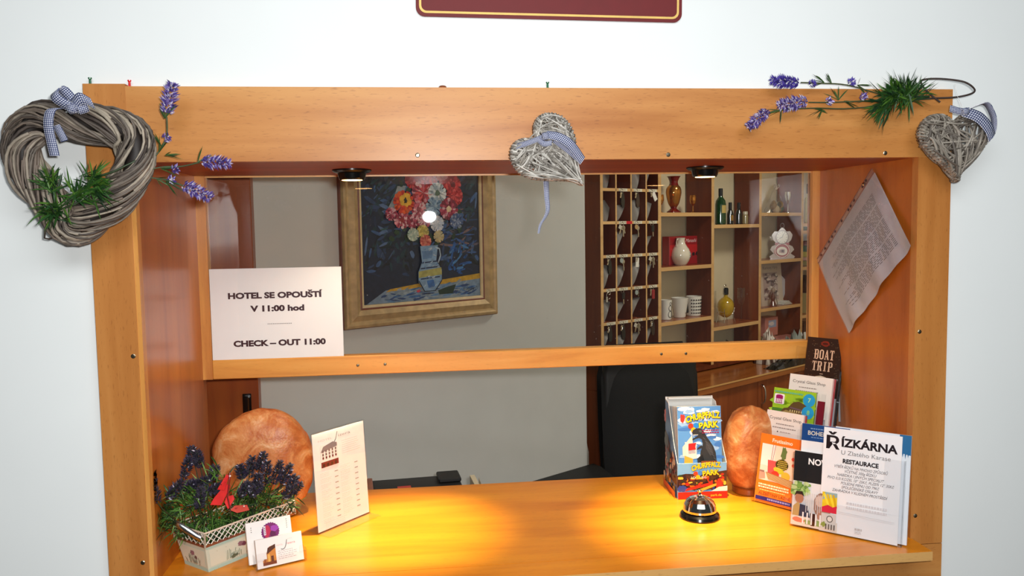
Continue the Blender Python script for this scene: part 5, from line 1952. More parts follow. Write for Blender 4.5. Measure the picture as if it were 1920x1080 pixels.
for s0, s1, zs in ((0.416, 0.816, (1.7765, 1.517, 1.2545)), (0.838, 1.249, (1.715, 1.192)), (1.271, 1.684, (1.775, 1.5155, 1.253)), (1.706, 2.05, (1.714, 1.672, 1.462, 1.182))):
    for z in zs:
        b = MB().box(s0, s1, .0012, SD, z - .009, z + .009).build('shelf_board', 'cabinet', sh)
        MB().box(s0, s1, 0, .0012, z - .009, z + .009).build('edging', 'shelf_edge', b)
# pigeonholes for the keys
MB().box(.014, .394, SD - .006, SD, SB, ST).build('pigeonhole_back', 'shelf_brown', sh)
KS = [.014, .100, .202, .308, .394]
for s in KS[1:4]:
    b = MB().box(s - .004, s + .004, .0012, SD - .006, SB, ST).build('divider', 'shelf_brown', sh)
    MB().box(s - .0045, s + .0045, 0, .0012, SB, ST).build('edging', 'shelf_edge', b)
KZ = [2.035, 1.887, 1.741, 1.592, 1.442, 1.292, 1.142]
for z in KZ:
    b = MB().box(.014, .394, .0012, SD - .006, z - .006, z + .006).build('divider', 'cabinet', sh)
    MB().box(.014, .394, 0, .0012, z - .0065, z + .0065).build('edging', 'shelf_edge', b)
lbm = Art(T=FACE, step=.0001)
for r in range(1, 6):
    for c in range(4):
        if (r <= 2 and c == 0):
            continue
        x0 = KS[c] + .018
        lbm.rect(x0, KZ[r] - .0065, x0 + .058, KZ[r] + .0065, (222, 214, 190), 2)
        for k in range(3):
            lbm.rect(x0 + .014 + k * .012, KZ[r] - .0035, x0 + .020 + k * .012, KZ[r] + .0035, (170, 158, 132), 3)
lbm.rect(KS[1] + .068, KZ[2] - .0065, KS[1] + .108, KZ[2] + .0065, (206, 26, 40), 4)
lbm.build('number_strips', 'print', sh)

ROWN = ['top', 'second', 'third', 'fourth', 'fifth', 'bottom']
COLN = ['far left', 'middle left', 'middle right', 'far right']
random.seed(17)
# translucent sleeves bent into the pigeonholes
for r in range(6):
    for c in range(4):
        if (r, c) in ((0, 1), (2, 0)):
            continue
        zb = KZ[r + 1] + .0065 if r < 5 else KZ[5] - .1435 + .0065
        zb = KZ[r + 1] + .0068
        wd_ = KS[c + 1] - KS[c] - .012
        t = thing('paper_sleeve', 'grey translucent sleeve bent into the %s row of the key rack, %s pigeonhole' % (ROWN[r], COLN[c]), 'sleeve', br(KS[c] + .006, 0.004, zb), BR_A, group='grey sleeves in the key rack')
        mb = MB()
        hh = random.uniform(.066, .096)
        style = random.random()
        vs = []
        n_ = 10
        full = (r, c) in ((1, 0), (1, 2), (0, 0), (0, 2))
        for i in range(n_ + 1):
            u = i / n_
            # lower edge sweeps up to the right like a turned-over corner
            low = hh * 1.0 * max(0.0, (u - (.12 if style < .7 else .0)) / .88) ** (2.2 if style < .7 else 1.2)
            if full:
                low = hh * .7 * max(0, (u - .7) / .3) ** 2
            for (v, side_) in ((low, 0), (hh * (1 + .12 * u), 1)):
                y = .010 + .05 * math.sin(PI * .5 * u) * (.4 + .6 * side_)
                vs.append((u * wd_, y, v))
        k0 = len(vs)
        vs += [(x, y + .0006, z) for x, y, z in vs]
        fs = []
        for i in range(n_):
            q = (2 * i, 2 * i + 2, 2 * i + 3, 2 * i + 1)
            fs += [q, tuple(k0 + z for z in reversed(q))]
        mb.add(vs, fs, (255, 255, 255), True)
        mb.build('sheet', 'slip_dark', t)

# keys hanging in front of the pigeonholes
KEYS = {(1, 1): 'blackfob', (1, 2): 'darkfob', (1, 3): 'tag', (2, 1): 'bunch', (2, 2): 'key', (2, 3): 'blackkey', (3, 0): 'blackfob', (3, 1): 'greykey', (3, 2): 'tag', (3, 3): 'bunch2', (4, 0): 'ring', (4, 1): 'blackkey', (4, 2): 'small', (4, 3): 'redfob', (5, 0): 'blackfob', (5, 1): 'blackfob', (5, 2): 'bunch', (5, 3): 'darkfob'}
KD = {'blackfob': 'key on long black fob', 'darkfob': 'key on dark oval fob', 'tag': 'white key tag', 'bunch': 'bunch of silver keys', 'key': 'silver key with brass tag', 'blackkey': 'black headed car key', 'greykey': 'grey key on ring', 'bunch2': 'pair of slim silver keys', 'ring': 'bare key ring', 'small': 'small tarnished key', 'redfob': 'key on red fob'}
STL, SIL, BLK = (170, 166, 156), (214, 208, 196), (20, 17, 16)
for (r, c), kd in KEYS.items():
    s0 = KS[c] + (.026 if c else .024)
    t = thing('room_key', '%s in key rack row %s, %s' % (KD[kd], ['', 'one', 'two', 'three', 'four', 'five'][r], COLN[c]), 'key', br(s0, -.003, KZ[r]), BR_A, group='keys hanging on the key rack')
    hk = MB()
    hk.tube([(0, .003, .004), (0, -.006, .004), (0, -.009, .001), (0, -.008, .006)], .0013, SIL, 6)
    hk.build('hook', 'chrome', t)
    rg = MB()
    rg.tube([(.009 * math.cos(q), -.008, -.008 + .0105 * math.sin(q)) for q in [2 * PI * i / 16 for i in range(16)]], .0012, SIL, 5, closed=True)
    rg.build('ring', 'chrome', t)

    def key_shape(mb, x, z, ang, col, L=.040, head=.0095):
        T = Matrix.Translation((x, -.009, z)) @ Matrix.Rotation(ang, 4, 'Y')
        hp = [(head * math.cos(q), head * 1.05 * math.sin(q)) for q in [2 * PI * i / 14 for i in range(14)]]
        mb.prism(hp, 0, .002, col, T=T @ Matrix.Translation((0, 0, -head)) @ FACE)
        mb.prism([(-.0028, -L), (.0028, -L), (.0028, -head * 1.6), (-.0028, -head * 1.6)], 0, .002, col, T=T @ FACE)
        for k in range(4):
            mb.prism([(.0028, -L + .002 + k * .0045), (.0048, -L + .003 + k * .0045), (.0028, -L + .005 + k * .0045)], 0, .002, col, T=T @ FACE)
    kb = MB()
    fb = MB()
    if kd in ('blackfob', 'darkfob'):
        pts = [(.0, -.010), (.007, -.020), (.0105, -.040), (.0115, -.058), (.0085, -.074), (0, -.080), (-.0085, -.074), (-.0115, -.058), (-.0105, -.040), (-.007, -.020)]
        fb.prism(pts[::-1], 0, .007, BLK if kd == 'blackfob' else (52, 34, 26), T=Matrix.Translation((.004, -.005, 0)) @ FACE)
        key_shape(kb, -.003, -.012, .35, STL, .026, .007)
    elif kd == 'tag':
        fb.box(-.009, .013, -.010, -.008, -.054, -.012, (232, 228, 218), T=Matrix.Rotation(.05 if r == 3 else -.55, 4, 'Y'))
        key_shape(kb, -.002, -.010, .2, SIL, .020, .006)
    elif kd in ('bunch', 'bunch2'):
        key_shape(kb, -.004, -.014, .42, SIL)
        key_shape(kb, .003, -.015, -.08, STL, .048)
        key_shape(kb, .006, -.014, -.30, SIL, .036)
        fb.box(-.014, .004, -.012, -.011, -.034, -.016, (196, 188, 172), T=Matrix.Rotation(.5, 4, 'Y'))
    elif kd in ('key', 'greykey', 'small'):
        key_shape(kb, .004, -.016, -.08, SIL if kd != 'small' else (120, 104, 76), .050 if kd != 'small' else .024, .010 if kd != 'small' else .007)
        fb.lathe([(.0001, 0), (.011, 0), (.011, .0015), (.0001, .0015)], (176, 140, 92) if kd == 'key' else (150, 160, 156), 16, T=Matrix.Translation((-.007, -.010, -.020)) @ FACE)
    elif kd == 'blackkey':
        key_shape(kb, .004, -.030, -.05, SIL, .036, .006)
        fb.box(-.005, .013, -.014, -.008, -.044, -.014, BLK, bevel=.002)
    elif kd == 'ring':
        kb.tube([(.013 * math.cos(q) - .006, -.010, -.022 + .016 * math.sin(q)) for q in [PI * .3 + 1.5 * PI * i / 14 for i in range(15)]], .0015, SIL, 5)
        fb.box(-.022, -.012, -.011, -.0095, -.050, -.026, (176, 170, 156))
    elif kd == 'redfob':
        fb.box(-.005, .015, -.014, -.009, -.058, -.014, (150, 34, 40), bevel=.002)
        key_shape(kb, -.006, -.012, .25, SIL, .030, .007)
    kb.build('key_blade', 'chrome' if kd not in ('small',) else 'steel', t)
    fb.build('fob', 'ceramic', t)

# ---- things on the shelves (s along, n into the shelf, z the board they stand on)
SH1, SH2, SH3 = 1.7857, 1.5262, 1.2637


def on(name, label, cat, s, n, z, group=None, rz=0.0):
    return thing(name, label, cat, br(s, n, z), BR_A + rz, group)


t = on('vase', 'ruby red and gold glass vase on the top shelf', 'vase', .601, .07, SH1)
MB().lathe([(.034, 0), (.034, .006), (.022, .014), (.014, .022), (.017, .030)], seg=32, cap=True).build('foot', 'ruby', t)
MB().lathe(smooth_profile([(.0165, .029), (.026, .045), (.034, .075), (.038, .100), (.034, .122), (.024, .134)], 24), seg=36, cap=False).build('gilded_belly', 'gilded', t)
MB().lathe([(.0245, .133), (.020, .145), (.021, .155), (.028, .172), (.034, .178), (.032, .178), (.018, .155)], seg=32, cap=False).build('neck', 'ruby', t)
for lab, s, k in (('gilded goblet half hidden left of the ruby vase', .497, 1.0), ('small gilded goblet right of the ruby vase', .757, .92)):
    t = on('goblet', lab, 'goblet', s, .07, SH1, 'gilded goblets beside the vase')
    t.scale = (0.62, 0.62, 1)
    MB().lathe([(.020 * k, 0), (.019 * k, .003), (.004 * k, .008), (.0035 * k, .032), (.006 * k, .036)], seg=24).build('stem', 'gilded', t)
    MB().lathe([(.006 * k, .036), (.022 * k, .046), (.029 * k, .062), (.028 * k, .078), (.025 * k, .088), (.0235 * k, .088), (.026 * k, .062)], seg=28, cap=False).build('bowl', 'gilded', t)
t = on('ceramic_jug', 'round white ceramic jug with flower decor on the middle shelf', 'jug', .650, .065, SH2)
t.scale = (0.62, 0.62, 1)
CE = (226, 216, 196)
MB().lathe(smooth_profile([(.040, 0), (.052, .008), (.072, .030), (.078, .050), (.070, .074), (.050, .094), (.036, .110), (.033, .124), (.037, .136)], 34) + [(.034, .136), (.030, .120)], CE, 40, cap=False).build('body', 'ceramic', t)
hd = MB()
hd.tube([(-.034, 0, .130), (-.050, 0, .128), (-.056, 0, .112), (-.050, 0, .094)], .004, CE, 8)
hd.build('handle', 'ceramic', t)
fl = MB()
random.seed(3)
for k in range(16):
    an, z = random.uniform(-1.5, -.5), random.uniform(.040, .082)
    rr = .0785 if z < .06 else .0785 - (z - .055) * .62
    p = (rr * math.cos(an), rr * math.sin(an), z)
    fl.ball(p, .0042, random.choice([(92, 116, 90), (150, 92, 110), (110, 92, 130), (120, 130, 90)]), 8, 5)
fl.build('flower_decor', 'ceramic', t)
t = on('gift_box', 'red gift box with white script lettering behind the ceramic jug', 'box', .590, .088, SH2)
MB().box(0, .252, 0, .045, 0, .143, (150, 22, 28), bevel=.002).build('carton', 'gloss_print', t)
a = Art(T=FACE)
a.rect(.002, .046, .250, .100, (186, 30, 32))
a.text('Manashi', .176, .112, .018, (236, 206, 206), width=.092, shear=.4)
for x in (.160, .195, .225):
    a.oval(x, .052, .013, .009, (40, 22, 24), wob=.3)
a.build('print', 'gloss_print', t)
for lab, s, rb_, rt, hh, kind in (('white mug with curly line drawing at the left of the mugs', .533, .026, .029, .098, 0), ('white cup with black figure in the middle of the mugs', .655, .029, .044, .100, 1), ('white mug covered with rows of small black motifs', .770, .036, .040, .100, 2)):
    t = on('mug', lab, 'mug', s, .075 - (.01 if kind == 0 else 0), SH3, 'white mugs on the lower shelf')
    WC = (226, 222, 212)
    MB().lathe([(rb_ * .9, 0), (rb_, .003), (rt, hh), (rt - .004, hh), (rb_ - .004, .006), (.0001, .006)], WC, 40).build('cup', 'ceramic', t)
    mk = MB()
    if kind == 0:
        for z0, r_ in ((.028, .013), (.058, .011), (.080, .006)):
            mk.tube([(math.sin(q_ / rt) * (rt + .0003) * 1.0, -math.cos(q_ / rt) * (rt - .002 * (1 - z0 / hh)) - .0006, z0 + r_ * 1.2 * math.sin(w_)) for q_, w_ in [(r_ * math.cos(2 * PI * i / 18), 2 * PI * i / 18) for i in range(18)]], .0011, (30, 28, 30), 5, closed=True)
    elif kind == 1:
        for k in range(9):
            an = -.62 + .045 * k
            mk.ball((rt * .93 * math.cos(an), rt * .93 * math.sin(an), .028 + .0065 * k), .0065, (26, 25, 26), 8, 6)
        mk.tube([((rb_ + .005) * math.cos(q), (rb_ + .005) * math.sin(q), .024) for q in [-1.5 + 1.1 * i / 10 for i in range(11)]], .0012, (60, 58, 58), 5)
    else:
        for r in range(5):
            for k in range(9):
                an = -2.75 + k * .30
                z = .016 + r * .0165
                rr = rb_ + (rt - rb_) * z / hh + .0003
                mk.ball((rr * math.cos(an), rr * math.sin(an), z), .0044, (34, 32, 36), 8, 6, squash=(1, 1, .8))
    mk.build('motif', 'ceramic', t)
t = on('small_box', 'small black box at the foot of the shelf below the mugs', 'box', .560, .08, SB)
MB().box(0, .075, 0, .05, 0, .10, (30, 24, 22), bevel=.002).build('carton', 'gloss_print', t)


def bottle(name, label, s, n, z, prof, mat, cap_prof, cap_mat='black_matt', lab_=None, group=None):
    t = on(name, label, 'bottle', s, n, z, group)
    t.scale = ((.60, .60, 1) if name != 'wine_bottle' else (.54, .54, 1))
    MB().lathe(prof, seg=28).build('body', mat, t)
    MB().lathe(cap_prof, seg=20).build('cap', cap_mat, t)
    if lab_:
        r_, z0, z1, col = lab_
        lb_ = MB()
        n_ = 12
        for k in range(n_):
            a0, a1 = -2.3 + 1.5 * k / n_, -2.3 + 1.5 * (k + 1) / n_
            lb_.add([(r_ * math.cos(a0), r_ * math.sin(a0), z0), (r_ * math.cos(a1), r_ * math.sin(a1), z0), (r_ * math.cos(a1), r_ * math.sin(a1), z1), (r_ * math.cos(a0), r_ * math.sin(a0), z1)], [(0, 1, 2, 3)], col, True)
        lb_.build('label_paper', 'print', t)
    return t


Z2 = 1.7242
bottle('liquor_bottle', 'tall dark green liqueur bottle at the left of the bottle shelf', .995, .07, Z2, [(.043, 0), (.046, .005), (.046, .105), (.040, .125), (.020, .142), (.0165, .150)], 'green_glass', [(.0175, .148), (.0185, .152), (.0185, .186), (.017, .188)], lab_=(.0465, .060, .100, (196, 170, 96)))
GB = 'miniature bottles on the bottle shelf'
bottle('miniature_bottle', 'miniature dark bottle with ochre label beside the green bottle', 1.082, .07, Z2, [(.026, 0), (.028, .004), (.028, .055), (.020, .072), (.012, .082)], 'dark_glass', [(.0145, .080), (.015, .084), (.015, .114), (.013, .116)], lab_=(.0284, .020, .048, (150, 112, 46)), group=GB)
bottle('miniature_bottle', 'plain miniature black bottle, second from the green bottle', 1.162, .07, Z2, [(.026, 0), (.028, .004), (.028, .058), (.020, .074), (.012, .084)], 'dark_glass', [(.0145, .082), (.015, .086), (.015, .114), (.013, .116)], group=GB)
t = on('jar', 'small pale jar with white lid right of the miniature bottles', 'jar', 1.232, .075, Z2)
t.scale = (0.58, 0.58, 1)
MB().lathe([(.024, 0), (.027, .004), (.027, .044), (.020, .052)], (150, 136, 96), 24).build('body', 'ceramic', t)
MB().lathe([(.021, .051), (.023, .053), (.023, .066), (.021, .068)], (206, 198, 176), 24).build('lid', 'ceramic', t)

DZ = 1.2012
t = on('decanter', 'round decanter of yellow liqueur on chrome stand', 'decanter', 1.052, .075, DZ)
t.scale = (0.7, 0.7, 1)
MB().lathe(smooth_profile([(.018, .030), (.045, .045), (.058, .068), (.062, .092), (.054, .114), (.034, .130), (.016, .140), (.014, .152)], 30), seg=36).build('flask', 'amber', t)
MB().lathe([(.017, .150), (.020, .154), (.020, .182), (.012, .188)], seg=20).build('stopper', 'black_gloss', t)
cr = MB()
for sx in (-1, 1):
    for sy in (-1, 1):
        cr.tube(spline([(sx * .020, sy * .016, .036), (sx * .058, sy * .03, .052), (sx * .066, sy * .034, .080), (sx * .056, sy * .030, .040), (sx * .072, sy * .036, .002)], 24, False), .0024, (220, 216, 208), 6)
    cr.tube([(sx * .060, -.032, .06), (sx * .060, .032, .06)], .002, (220, 216, 208), 6)
cr.tube(spline([(-.02, 0, .15), (-.028, 0, .18), (-.008, 0, .205), (.006, 0, .196)], 14, False), .003, (220, 216, 208), 6)
cr.build('chrome_stand', 'chrome', t)
for lab, s in (('empty stemmed liqueur glass right of the decanter', 1.198), ('stemmed liqueur glass partly hidden at the left of the decanter', .930)):
    t = on('liqueur_glass', lab, 'glass', s, .075, DZ, 'liqueur glasses beside the decanter')
    t.scale = (0.7, 0.7, 1)
    MB().lathe([(.024, 0), (.023, .002), (.004, .006), (.003, .075), (.006, .082)], seg=20).build('stem', 'acrylic', t)
    MB().lathe([(.006, .082), (.022, .096), (.030, .125), (.029, .165), (.028, .178), (.027, .178), (.028, .125)], seg=24, cap=False).build('bowl', 'acrylic', t)

# third column
t = on('wrapped_gift', 'cellophane wrapped gift basket on the top shelf of the third column', 'gift', 1.535, .07, 1.784)
t.scale = (0.8, 0.8, 1)
mb = MB()
random.seed(41)
for k in range(11):
    mb.ball((random.uniform(-.055, .045), random.uniform(-.02, .02), random.uniform(.014, .055)), random.uniform(.016, .028), random.choice([(40, 70, 52), (150, 120, 84), (70, 60, 48), (190, 170, 140), (60, 92, 80), (110, 60, 40)]), 12, 8)
mb.build('contents', 'ceramic', t)
cv = MB()
n1, n2 = 26, 9
vs = []
for j in range(n2):
    t_ = j / (n2 - 1)
    for i in range(n1):
        an = 2 * PI * i / n1
        r_ = (.088 * (1 - t_) ** .8 + .010) * (1 + .16 * math.sin(5 * an + j) * (1 if i % 2 else .6))
        vs.append((r_ * math.cos(an) - .02, r_ * .55 * math.sin(an), .002 + .135 * t_))
cv.add(vs, [(j * n1 + i, j * n1 + (i + 1) % n1, (j + 1) * n1 + (i + 1) % n1, (j + 1) * n1 + i) for j in range(n2 - 1) for i in range(n1)], (255, 255, 255), False)
cv.build('cellophane', 'film', t)
bw = MB()
bw.ball((-.020, -.01, .135), .009, (206, 186, 160), 10, 8)
for sx in (-1, 1):
    bw.tube(spline([(-.02, -.01, .136), (-.02 + sx * .022, -.014, .160), (-.02 + sx * .034, -.012, .146), (-.02, -.01, .136)], 14, False), .004, (206, 192, 176), 6, flat=.4)
bw.build('bow', 'ceramic', t)
t = on('glass_bird', 'small silver glass ornament beside the cellophane gift', 'ornament', 1.640, .06, 1.784)
t.scale = (0.7, 0.7, 1)
MB().lathe([(.020, 0), (.019, .003), (.005, .010), (.004, .050), (.018, .072), (.026, .098), (.024, .120), (.022, .120), (.022, .098)], seg=20, cap=False).build('body', 'chrome', t)
t = on('mantel_clock', 'ornate white and red porcelain clock on the third column shelf', 'clock', 1.59, .065, 1.5245, rz=math.radians(-58))
t.scale = (.74, .74, .96)
PC, PR2 = (186, 170, 160), (160, 52, 56)
body = [(-.085, 0), (-.095, .012), (-.080, .020), (-.062, .030), (-.088, .052), (-.076, .072), (-.052, .080), (-.046, .094), (-.066, .110), (-.076, .140), (-.056, .162), (-.030, .160), (-.016, .176), (0, .184), (.016, .176), (.030, .160), (.056, .162), (.076, .140), (.066, .110), (.046, .094), (.052, .080), (.076, .072), (.088, .052), (.062, .030), (.080, .020), (.095, .012), (.085, 0)]
mb = MB()
mb.prism(body[::-1], 0, .040, PC, T=Matrix.Translation((0, .020, 0)) @ FACE)
mb.build('porcelain_case', 'ceramic', t)
fa = Art(T=Matrix.Translation((0, -.0205, 0)) @ FACE, step=.0003)
fa.poly([(-.050, .078), (.050, .078), (.054, .094), (-.054, .094)], PR2)
fa.oval(0, .048, .058, .044, PR2, wob=.06)
random.seed(5)
for k in range(30):
    an = 2 * PI * k / 30
    fa.oval(.052 * math.cos(an), .048 + .040 * math.sin(an), .004, .004, (236, 224, 216), 7, layer=5)
fa.k = 6
fa.oval(0, .126, .048, .042, (120, 92, 86))
fa.oval(0, .126, .042, .037, (236, 230, 220))
for k in range(12):
    an = 2 * PI * k / 12
    fa.stroke(.031 * math.cos(an), .126 + .028 * math.sin(an), .037 * math.cos(an), .126 + .033 * math.sin(an), .003, (60, 50, 50), 10)
fa.k = 11
fa.stroke(0, .126, .010, .148, .0026, (30, 26, 26))
fa.stroke(0, .126, -.020, .120, .0026, (30, 26, 26))
fa.oval(0, .044, .040, .026, (236, 226, 214))
fa.oval(0, .044, .022, .013, (176, 150, 150), wob=.2)
fa.oval(.004, .044, .010, .007, (96, 74, 84), wob=.3)
fa.build('dial_and_medallion', 'ceramic', t)
rg = MB()
rg.tube([(.014 * math.cos(q), 0, .194 + .014 * math.sin(q)) for q in [2 * PI * i / 16 for i in range(16)]], .003, (140, 120, 112), 6, closed=True)
rg.build('top_ring', 'ceramic', t)
t = on('picture_book', 'grey picture book with landscape cover standing on the third column shelf', 'book', 1.392, .068, 1.262)
LB6 = Matrix.Rotation(-math.radians(5), 4, 'X')
MB().box(0, .225, 0, .018, 0, .236, (196, 180, 164), T=LB6).build('cover', 'gloss_print', t)
a = Art(T=LB6 @ FACE)
a.text('Karlovy Vary', .110, .206, .017, (120, 104, 104), width=.150)
a.rect(.028, .030, .176, .186, (170, 150, 146))
random.seed(10)
for k in range(60):
    a.oval(random.uniform(.036, .168), random.uniform(.040, .178), random.uniform(.006, .018), random.uniform(.004, .010), random.choice([(120, 100, 104), (90, 74, 76), (196, 180, 172), (206, 196, 188), (76, 62, 64)]), 9, wob=.3)
a.build('print', 'gloss_print', t)
t = on('plastic_card', 'clear grey plastic card leaning behind the picture book', 'card', 1.56, .10, 1.262)
MB().box(0, .13, 0, .0015, 0, .10, T=Matrix.Translation((0, 0, .095)) @ Matrix.Rotation(.55, 4, 'Y')).build('sheet', 'slip', t)
t = on('figurine', 'small dark figurine with silver rod in front of the picture book', 'figurine', 1.44, .030, 1.262)
t.scale = (0.75, 0.75, 1)
mb = MB()
mb.lathe([(.030, 0), (.028, .006), (.014, .030), (.020, .050), (.012, .070), (.008, .078)], (88, 52, 46), 16)
mb.ball((0, 0, .090), .016, (150, 126, 108), 12, 8)
mb.build('body', 'ceramic', t)
MB().tube([(.010, -.016, .076), (.036, -.02, .001)], .003, (220, 216, 206), 6).build('rod', 'chrome', t)
t = on('folded_cloth', 'white folded napkin lying at the right of the shelf below the clock', 'napkin', 1.585, .05, 1.262)
mb = MB()
for k in range(4):
    mb.box(-.045 + k * .012, .055 - k * .006, -.025, .03, k * .005, k * .005 + .0045, (206, 202, 192), bevel=.002, T=Matrix.Rotation(.1 * k, 4, 'Z'))
mb.build('folds', 'print', t)
t = on('pink_carton', 'pink and blue carton at the bottom of the third column', 'carton', 1.40, .05, SB + .078)
mb = MB()
mb.box(0, .13, 0, .07, 0, .108, (186, 120, 110), bevel=.003)
mb.build('carton', 'gloss_print', t)
a = Art(T=FACE)
a.rect(.03, .050, .110, .090, (140, 160, 190))
a.oval(.06, .07, .026, .012, (206, 196, 196), wob=.2)
a.build('print', 'gloss_print', t)
t = on('pink_carton', 'flat pink carton with pale lettering lying in front of the pink and blue carton', 'carton', 1.40, -.05, SB + .045, rz=-.06)
mb = MB()
mb.box(0, .20, 0, .10, 0, .032, (190, 124, 116), bevel=.003)
mb.build('carton', 'gloss_print', t)
a = Art(T=FACE)
a.lines(.05, .026, .11, 2, .011, .008, (232, 206, 200), .2)
a.build('print', 'gloss_print', t)
random.seed(61)


def crumple(name, label, s, n, z, w_, d_, h_, cols, cat, mat='slip', group=None):
    t = on(name, label, cat, s, n, z, group)
    mb = MB()
    N1, N2 = 16, 8
    vs = []
    for j in range(N2 + 1):
        for i in range(N1 + 1):
            u, v = i / N1, j / N2
            e = (math.sin(PI * u) * math.sin(PI * v)) ** .5 if 0 < u < 1 and 0 < v < 1 else 0
            vs.append((u * w_, v * d_, h_ * e * random.uniform(.55, 1.0)))
    for j in range(N2):
        for i in range(N1):
            q = j * (N1 + 1) + i
            mb.add([vs[q], vs[q + 1], vs[q + N1 + 2], vs[q + N1 + 1]], [(0, 1, 2), (0, 2, 3)], random.choice(cols))
    b = [(0, 0, 0), (w_, 0, 0), (w_, d_, 0), (0, d_, 0)]
    mb.add(b, [(3, 2, 1, 0)], cols[0])
    mb.build('crumpled_wrap', mat, t)
    return t


WR = [(196, 200, 196), (90, 100, 96), (226, 228, 224), (60, 60, 56), (150, 160, 156), (120, 130, 126)]
crumple('plastic_packet', 'crumpled silvery packet at the bottom of the third column', 1.27, -.16, .987, .33, .09, .175, WR, 'packet', 'gloss_print')
crumple('plastic_packet', 'brown and white packet pile left of the silvery packet', 1.13, -.13, .987, .15, .09, .195, [(120, 92, 82), (206, 196, 184), (92, 66, 58), (230, 224, 214)], 'packet', 'gloss_print')
crumple('black_bag', 'shiny black bag lying on the back counter below the shelves', 1.02, -.245, .987, .46, .075, .055, [(18, 18, 20), (30, 30, 34), (12, 12, 14), (60, 62, 66)], 'bag', 'ceramic')
crumple('plastic_packet', 'dark wrapped packet at the foot of the second column', .95, .03, SB, .25, .09, .105, [(36, 32, 30), (60, 56, 52), (140, 136, 130), (24, 20, 20)], 'packet', 'gloss_print')

# fourth column
bottle('wine_bottle', 'pale white wine bottle in the rightmost shelf column', 1.862, .06, 1.723, [(.034, 0), (.037, .005), (.037, .120), (.030, .145), (.015, .160), (.0135, .176)], 'pale_wine', [(.0150, .174), (.0155, .178), (.0155, .230), (.014, .232)], lab_=(.0375, .070, .090, (150, 70, 60)))
t = on('card_box', 'green and black card box on the narrow shelf below the wine bottle', 'box', 1.80, .03, 1.681)
MB().box(0, .10, 0, .08, 0, .022, (110, 150, 90), bevel=.001).build('carton', 'gloss_print', t)
a = Art(T=FACE)
a.rect(.006, .003, .045, .019, (50, 60, 60))
a.build('print', 'gloss_print', t)
GS = 'small packages in the rightmost shelf column'
PK = [('white', 1.808, 1.620, .085, .030, (222, 216, 206), 'white rounded package topmost of the pile in the rightmost column'), ('dark red', 1.812, 1.590, .078, .029, (96, 40, 36), 'dark red package under the white one in the rightmost column'), ('green', 1.806, 1.556, .090, .033, (84, 112, 96), 'green grey package in the middle of the rightmost column pile'), ('yellow', 1.806, 1.523, .088, .032, (196, 180, 80), 'yellow package in the rightmost column pile'), ('pink', 1.804, 1.502, .084, .020, (206, 160, 140), 'pink striped package near the bottom of the rightmost column pile'), ('olive', 1.806, 1.4711, .092, .030, (150, 140, 84), 'olive package at the bottom of the rightmost column pile')]
for nm, s, z, w_, h_, col, lab in PK:
    t = on('package', lab, 'package', s, .03, z, GS)
    MB().box(0, w_, 0, .08, 0, h_, col, bevel=.004).build('carton', 'gloss_print', t)
    a = Art(T=FACE)
    a.rect(.012, h_ * .3, w_ * .7, h_ * .7, tuple(min(255, int(c * 1.25)) for c in col))
    a.build('print', 'gloss_print', t)
for lab, s, w_, h_, col, tilt in (('tall black folder in the rightmost shelf column', 1.826, .034, .225, (16, 15, 16), 0), ('white sheaf of papers right of the black folder', 1.866, .03, .20, (206, 206, 206), 0), ('thin pale booklet leaning left of the black folder', 1.806, .012, .12, (170, 160, 110), 0)):
    t = on('folder', lab, 'folder', s, .03, 1.1912, 'folders in the rightmost shelf column')
    MB().box(0, w_, 0, .10, 0, h_, col, bevel=.001).build('cover', 'gloss_print', t)
t = on('dark_carton', 'dark brown carton at the bottom of the rightmost shelf column', 'carton', 1.80, .04, SB)
MB().box(0, .11, 0, .09, 0, .12, (54, 34, 28), bevel=.002).build('carton', 'gloss_print', t)

# ---- low cabinet with worktop below the shelves
lc = thing('back_counter', 'low cherry cabinet with worktop and bow handles under the shelves', 'cabinet', BR_O, BR_A)
MB().box(.16, 2.30, -.25, .163, .955, .986).build('worktop', 'worktop', lc)
MB().box(.16, 2.30, -.2525, -.25, .980, .9868).build('worktop_edge', 'edging', lc)
MB().box(.17, 2.28, -.21, .16, .08, .954).build('carcass', 'shelf_brown', lc)
MB().box(.19, 2.26, -.17, .15, .0, .08).build('plinth', 'black_matt', lc)
ds = [.17, .43, .885, 1.32, 1.76, 2.28]
for k in range(5):
    d = MB().box(ds[k] + .002, ds[k + 1] - .002, -.228, -.2105, .085, .948, bevel=.0015).build('cabinet_door', 'cabinet', lc)
    hx = ds[k] + .028
    h_ = MB()
    h_.tube(spline([(hx, -.229, .928), (hx, -.246, .915), (hx, -.252, .880), (hx, -.246, .845), (hx, -.229, .832)], 18, False), .0048, (220, 216, 206), 8)
    h_.build('bow_handle', 'chrome', d)
# ---- black desk and office chair
dk = thing('black_desk', 'black office desk against the grey wall behind the counter', 'desk', BR_O, BR_A)
MB().prism([(-1.30, -.62), (-.47, -.62), (-.29, -.26), (-.28, -.206), (-1.30, -.206)], .742, .770).build('desk_top', 'black_desk', dk)
for s in (-1.27, -.66):
    MB().box(s, s + .03, -.60, -.215, 0, .742).build('leg_panel', 'black_desk', dk)
pr_ = thing('desk_printer', 'black desktop printer with a red label behind the counter edge', 'printer', (-0.012, 0.76, .770), math.radians(5))
MB().box(-.145, .125, -.10, .10, 0, .226, bevel=.006, seg=2).build('housing', 'black_matt', pr_)
MB().box(.060, .125, .02, .098, .2265, .2385, bevel=.003).build('lid_block', 'black_matt', pr_)
MB().box(-.143, -.128, -.02, .09, .2265, .236, bevel=.002).build('paper_guide', 'brown', pr_)
MB().box(-.060, -.022, -.06, .02, .2255, .2270, (196, 50, 34)).build('red_label', 'print', pr_)
MB().box(-.015, .035, -.05, -.01, .2255, .2275).build('button_row', 'black_gloss', pr_)
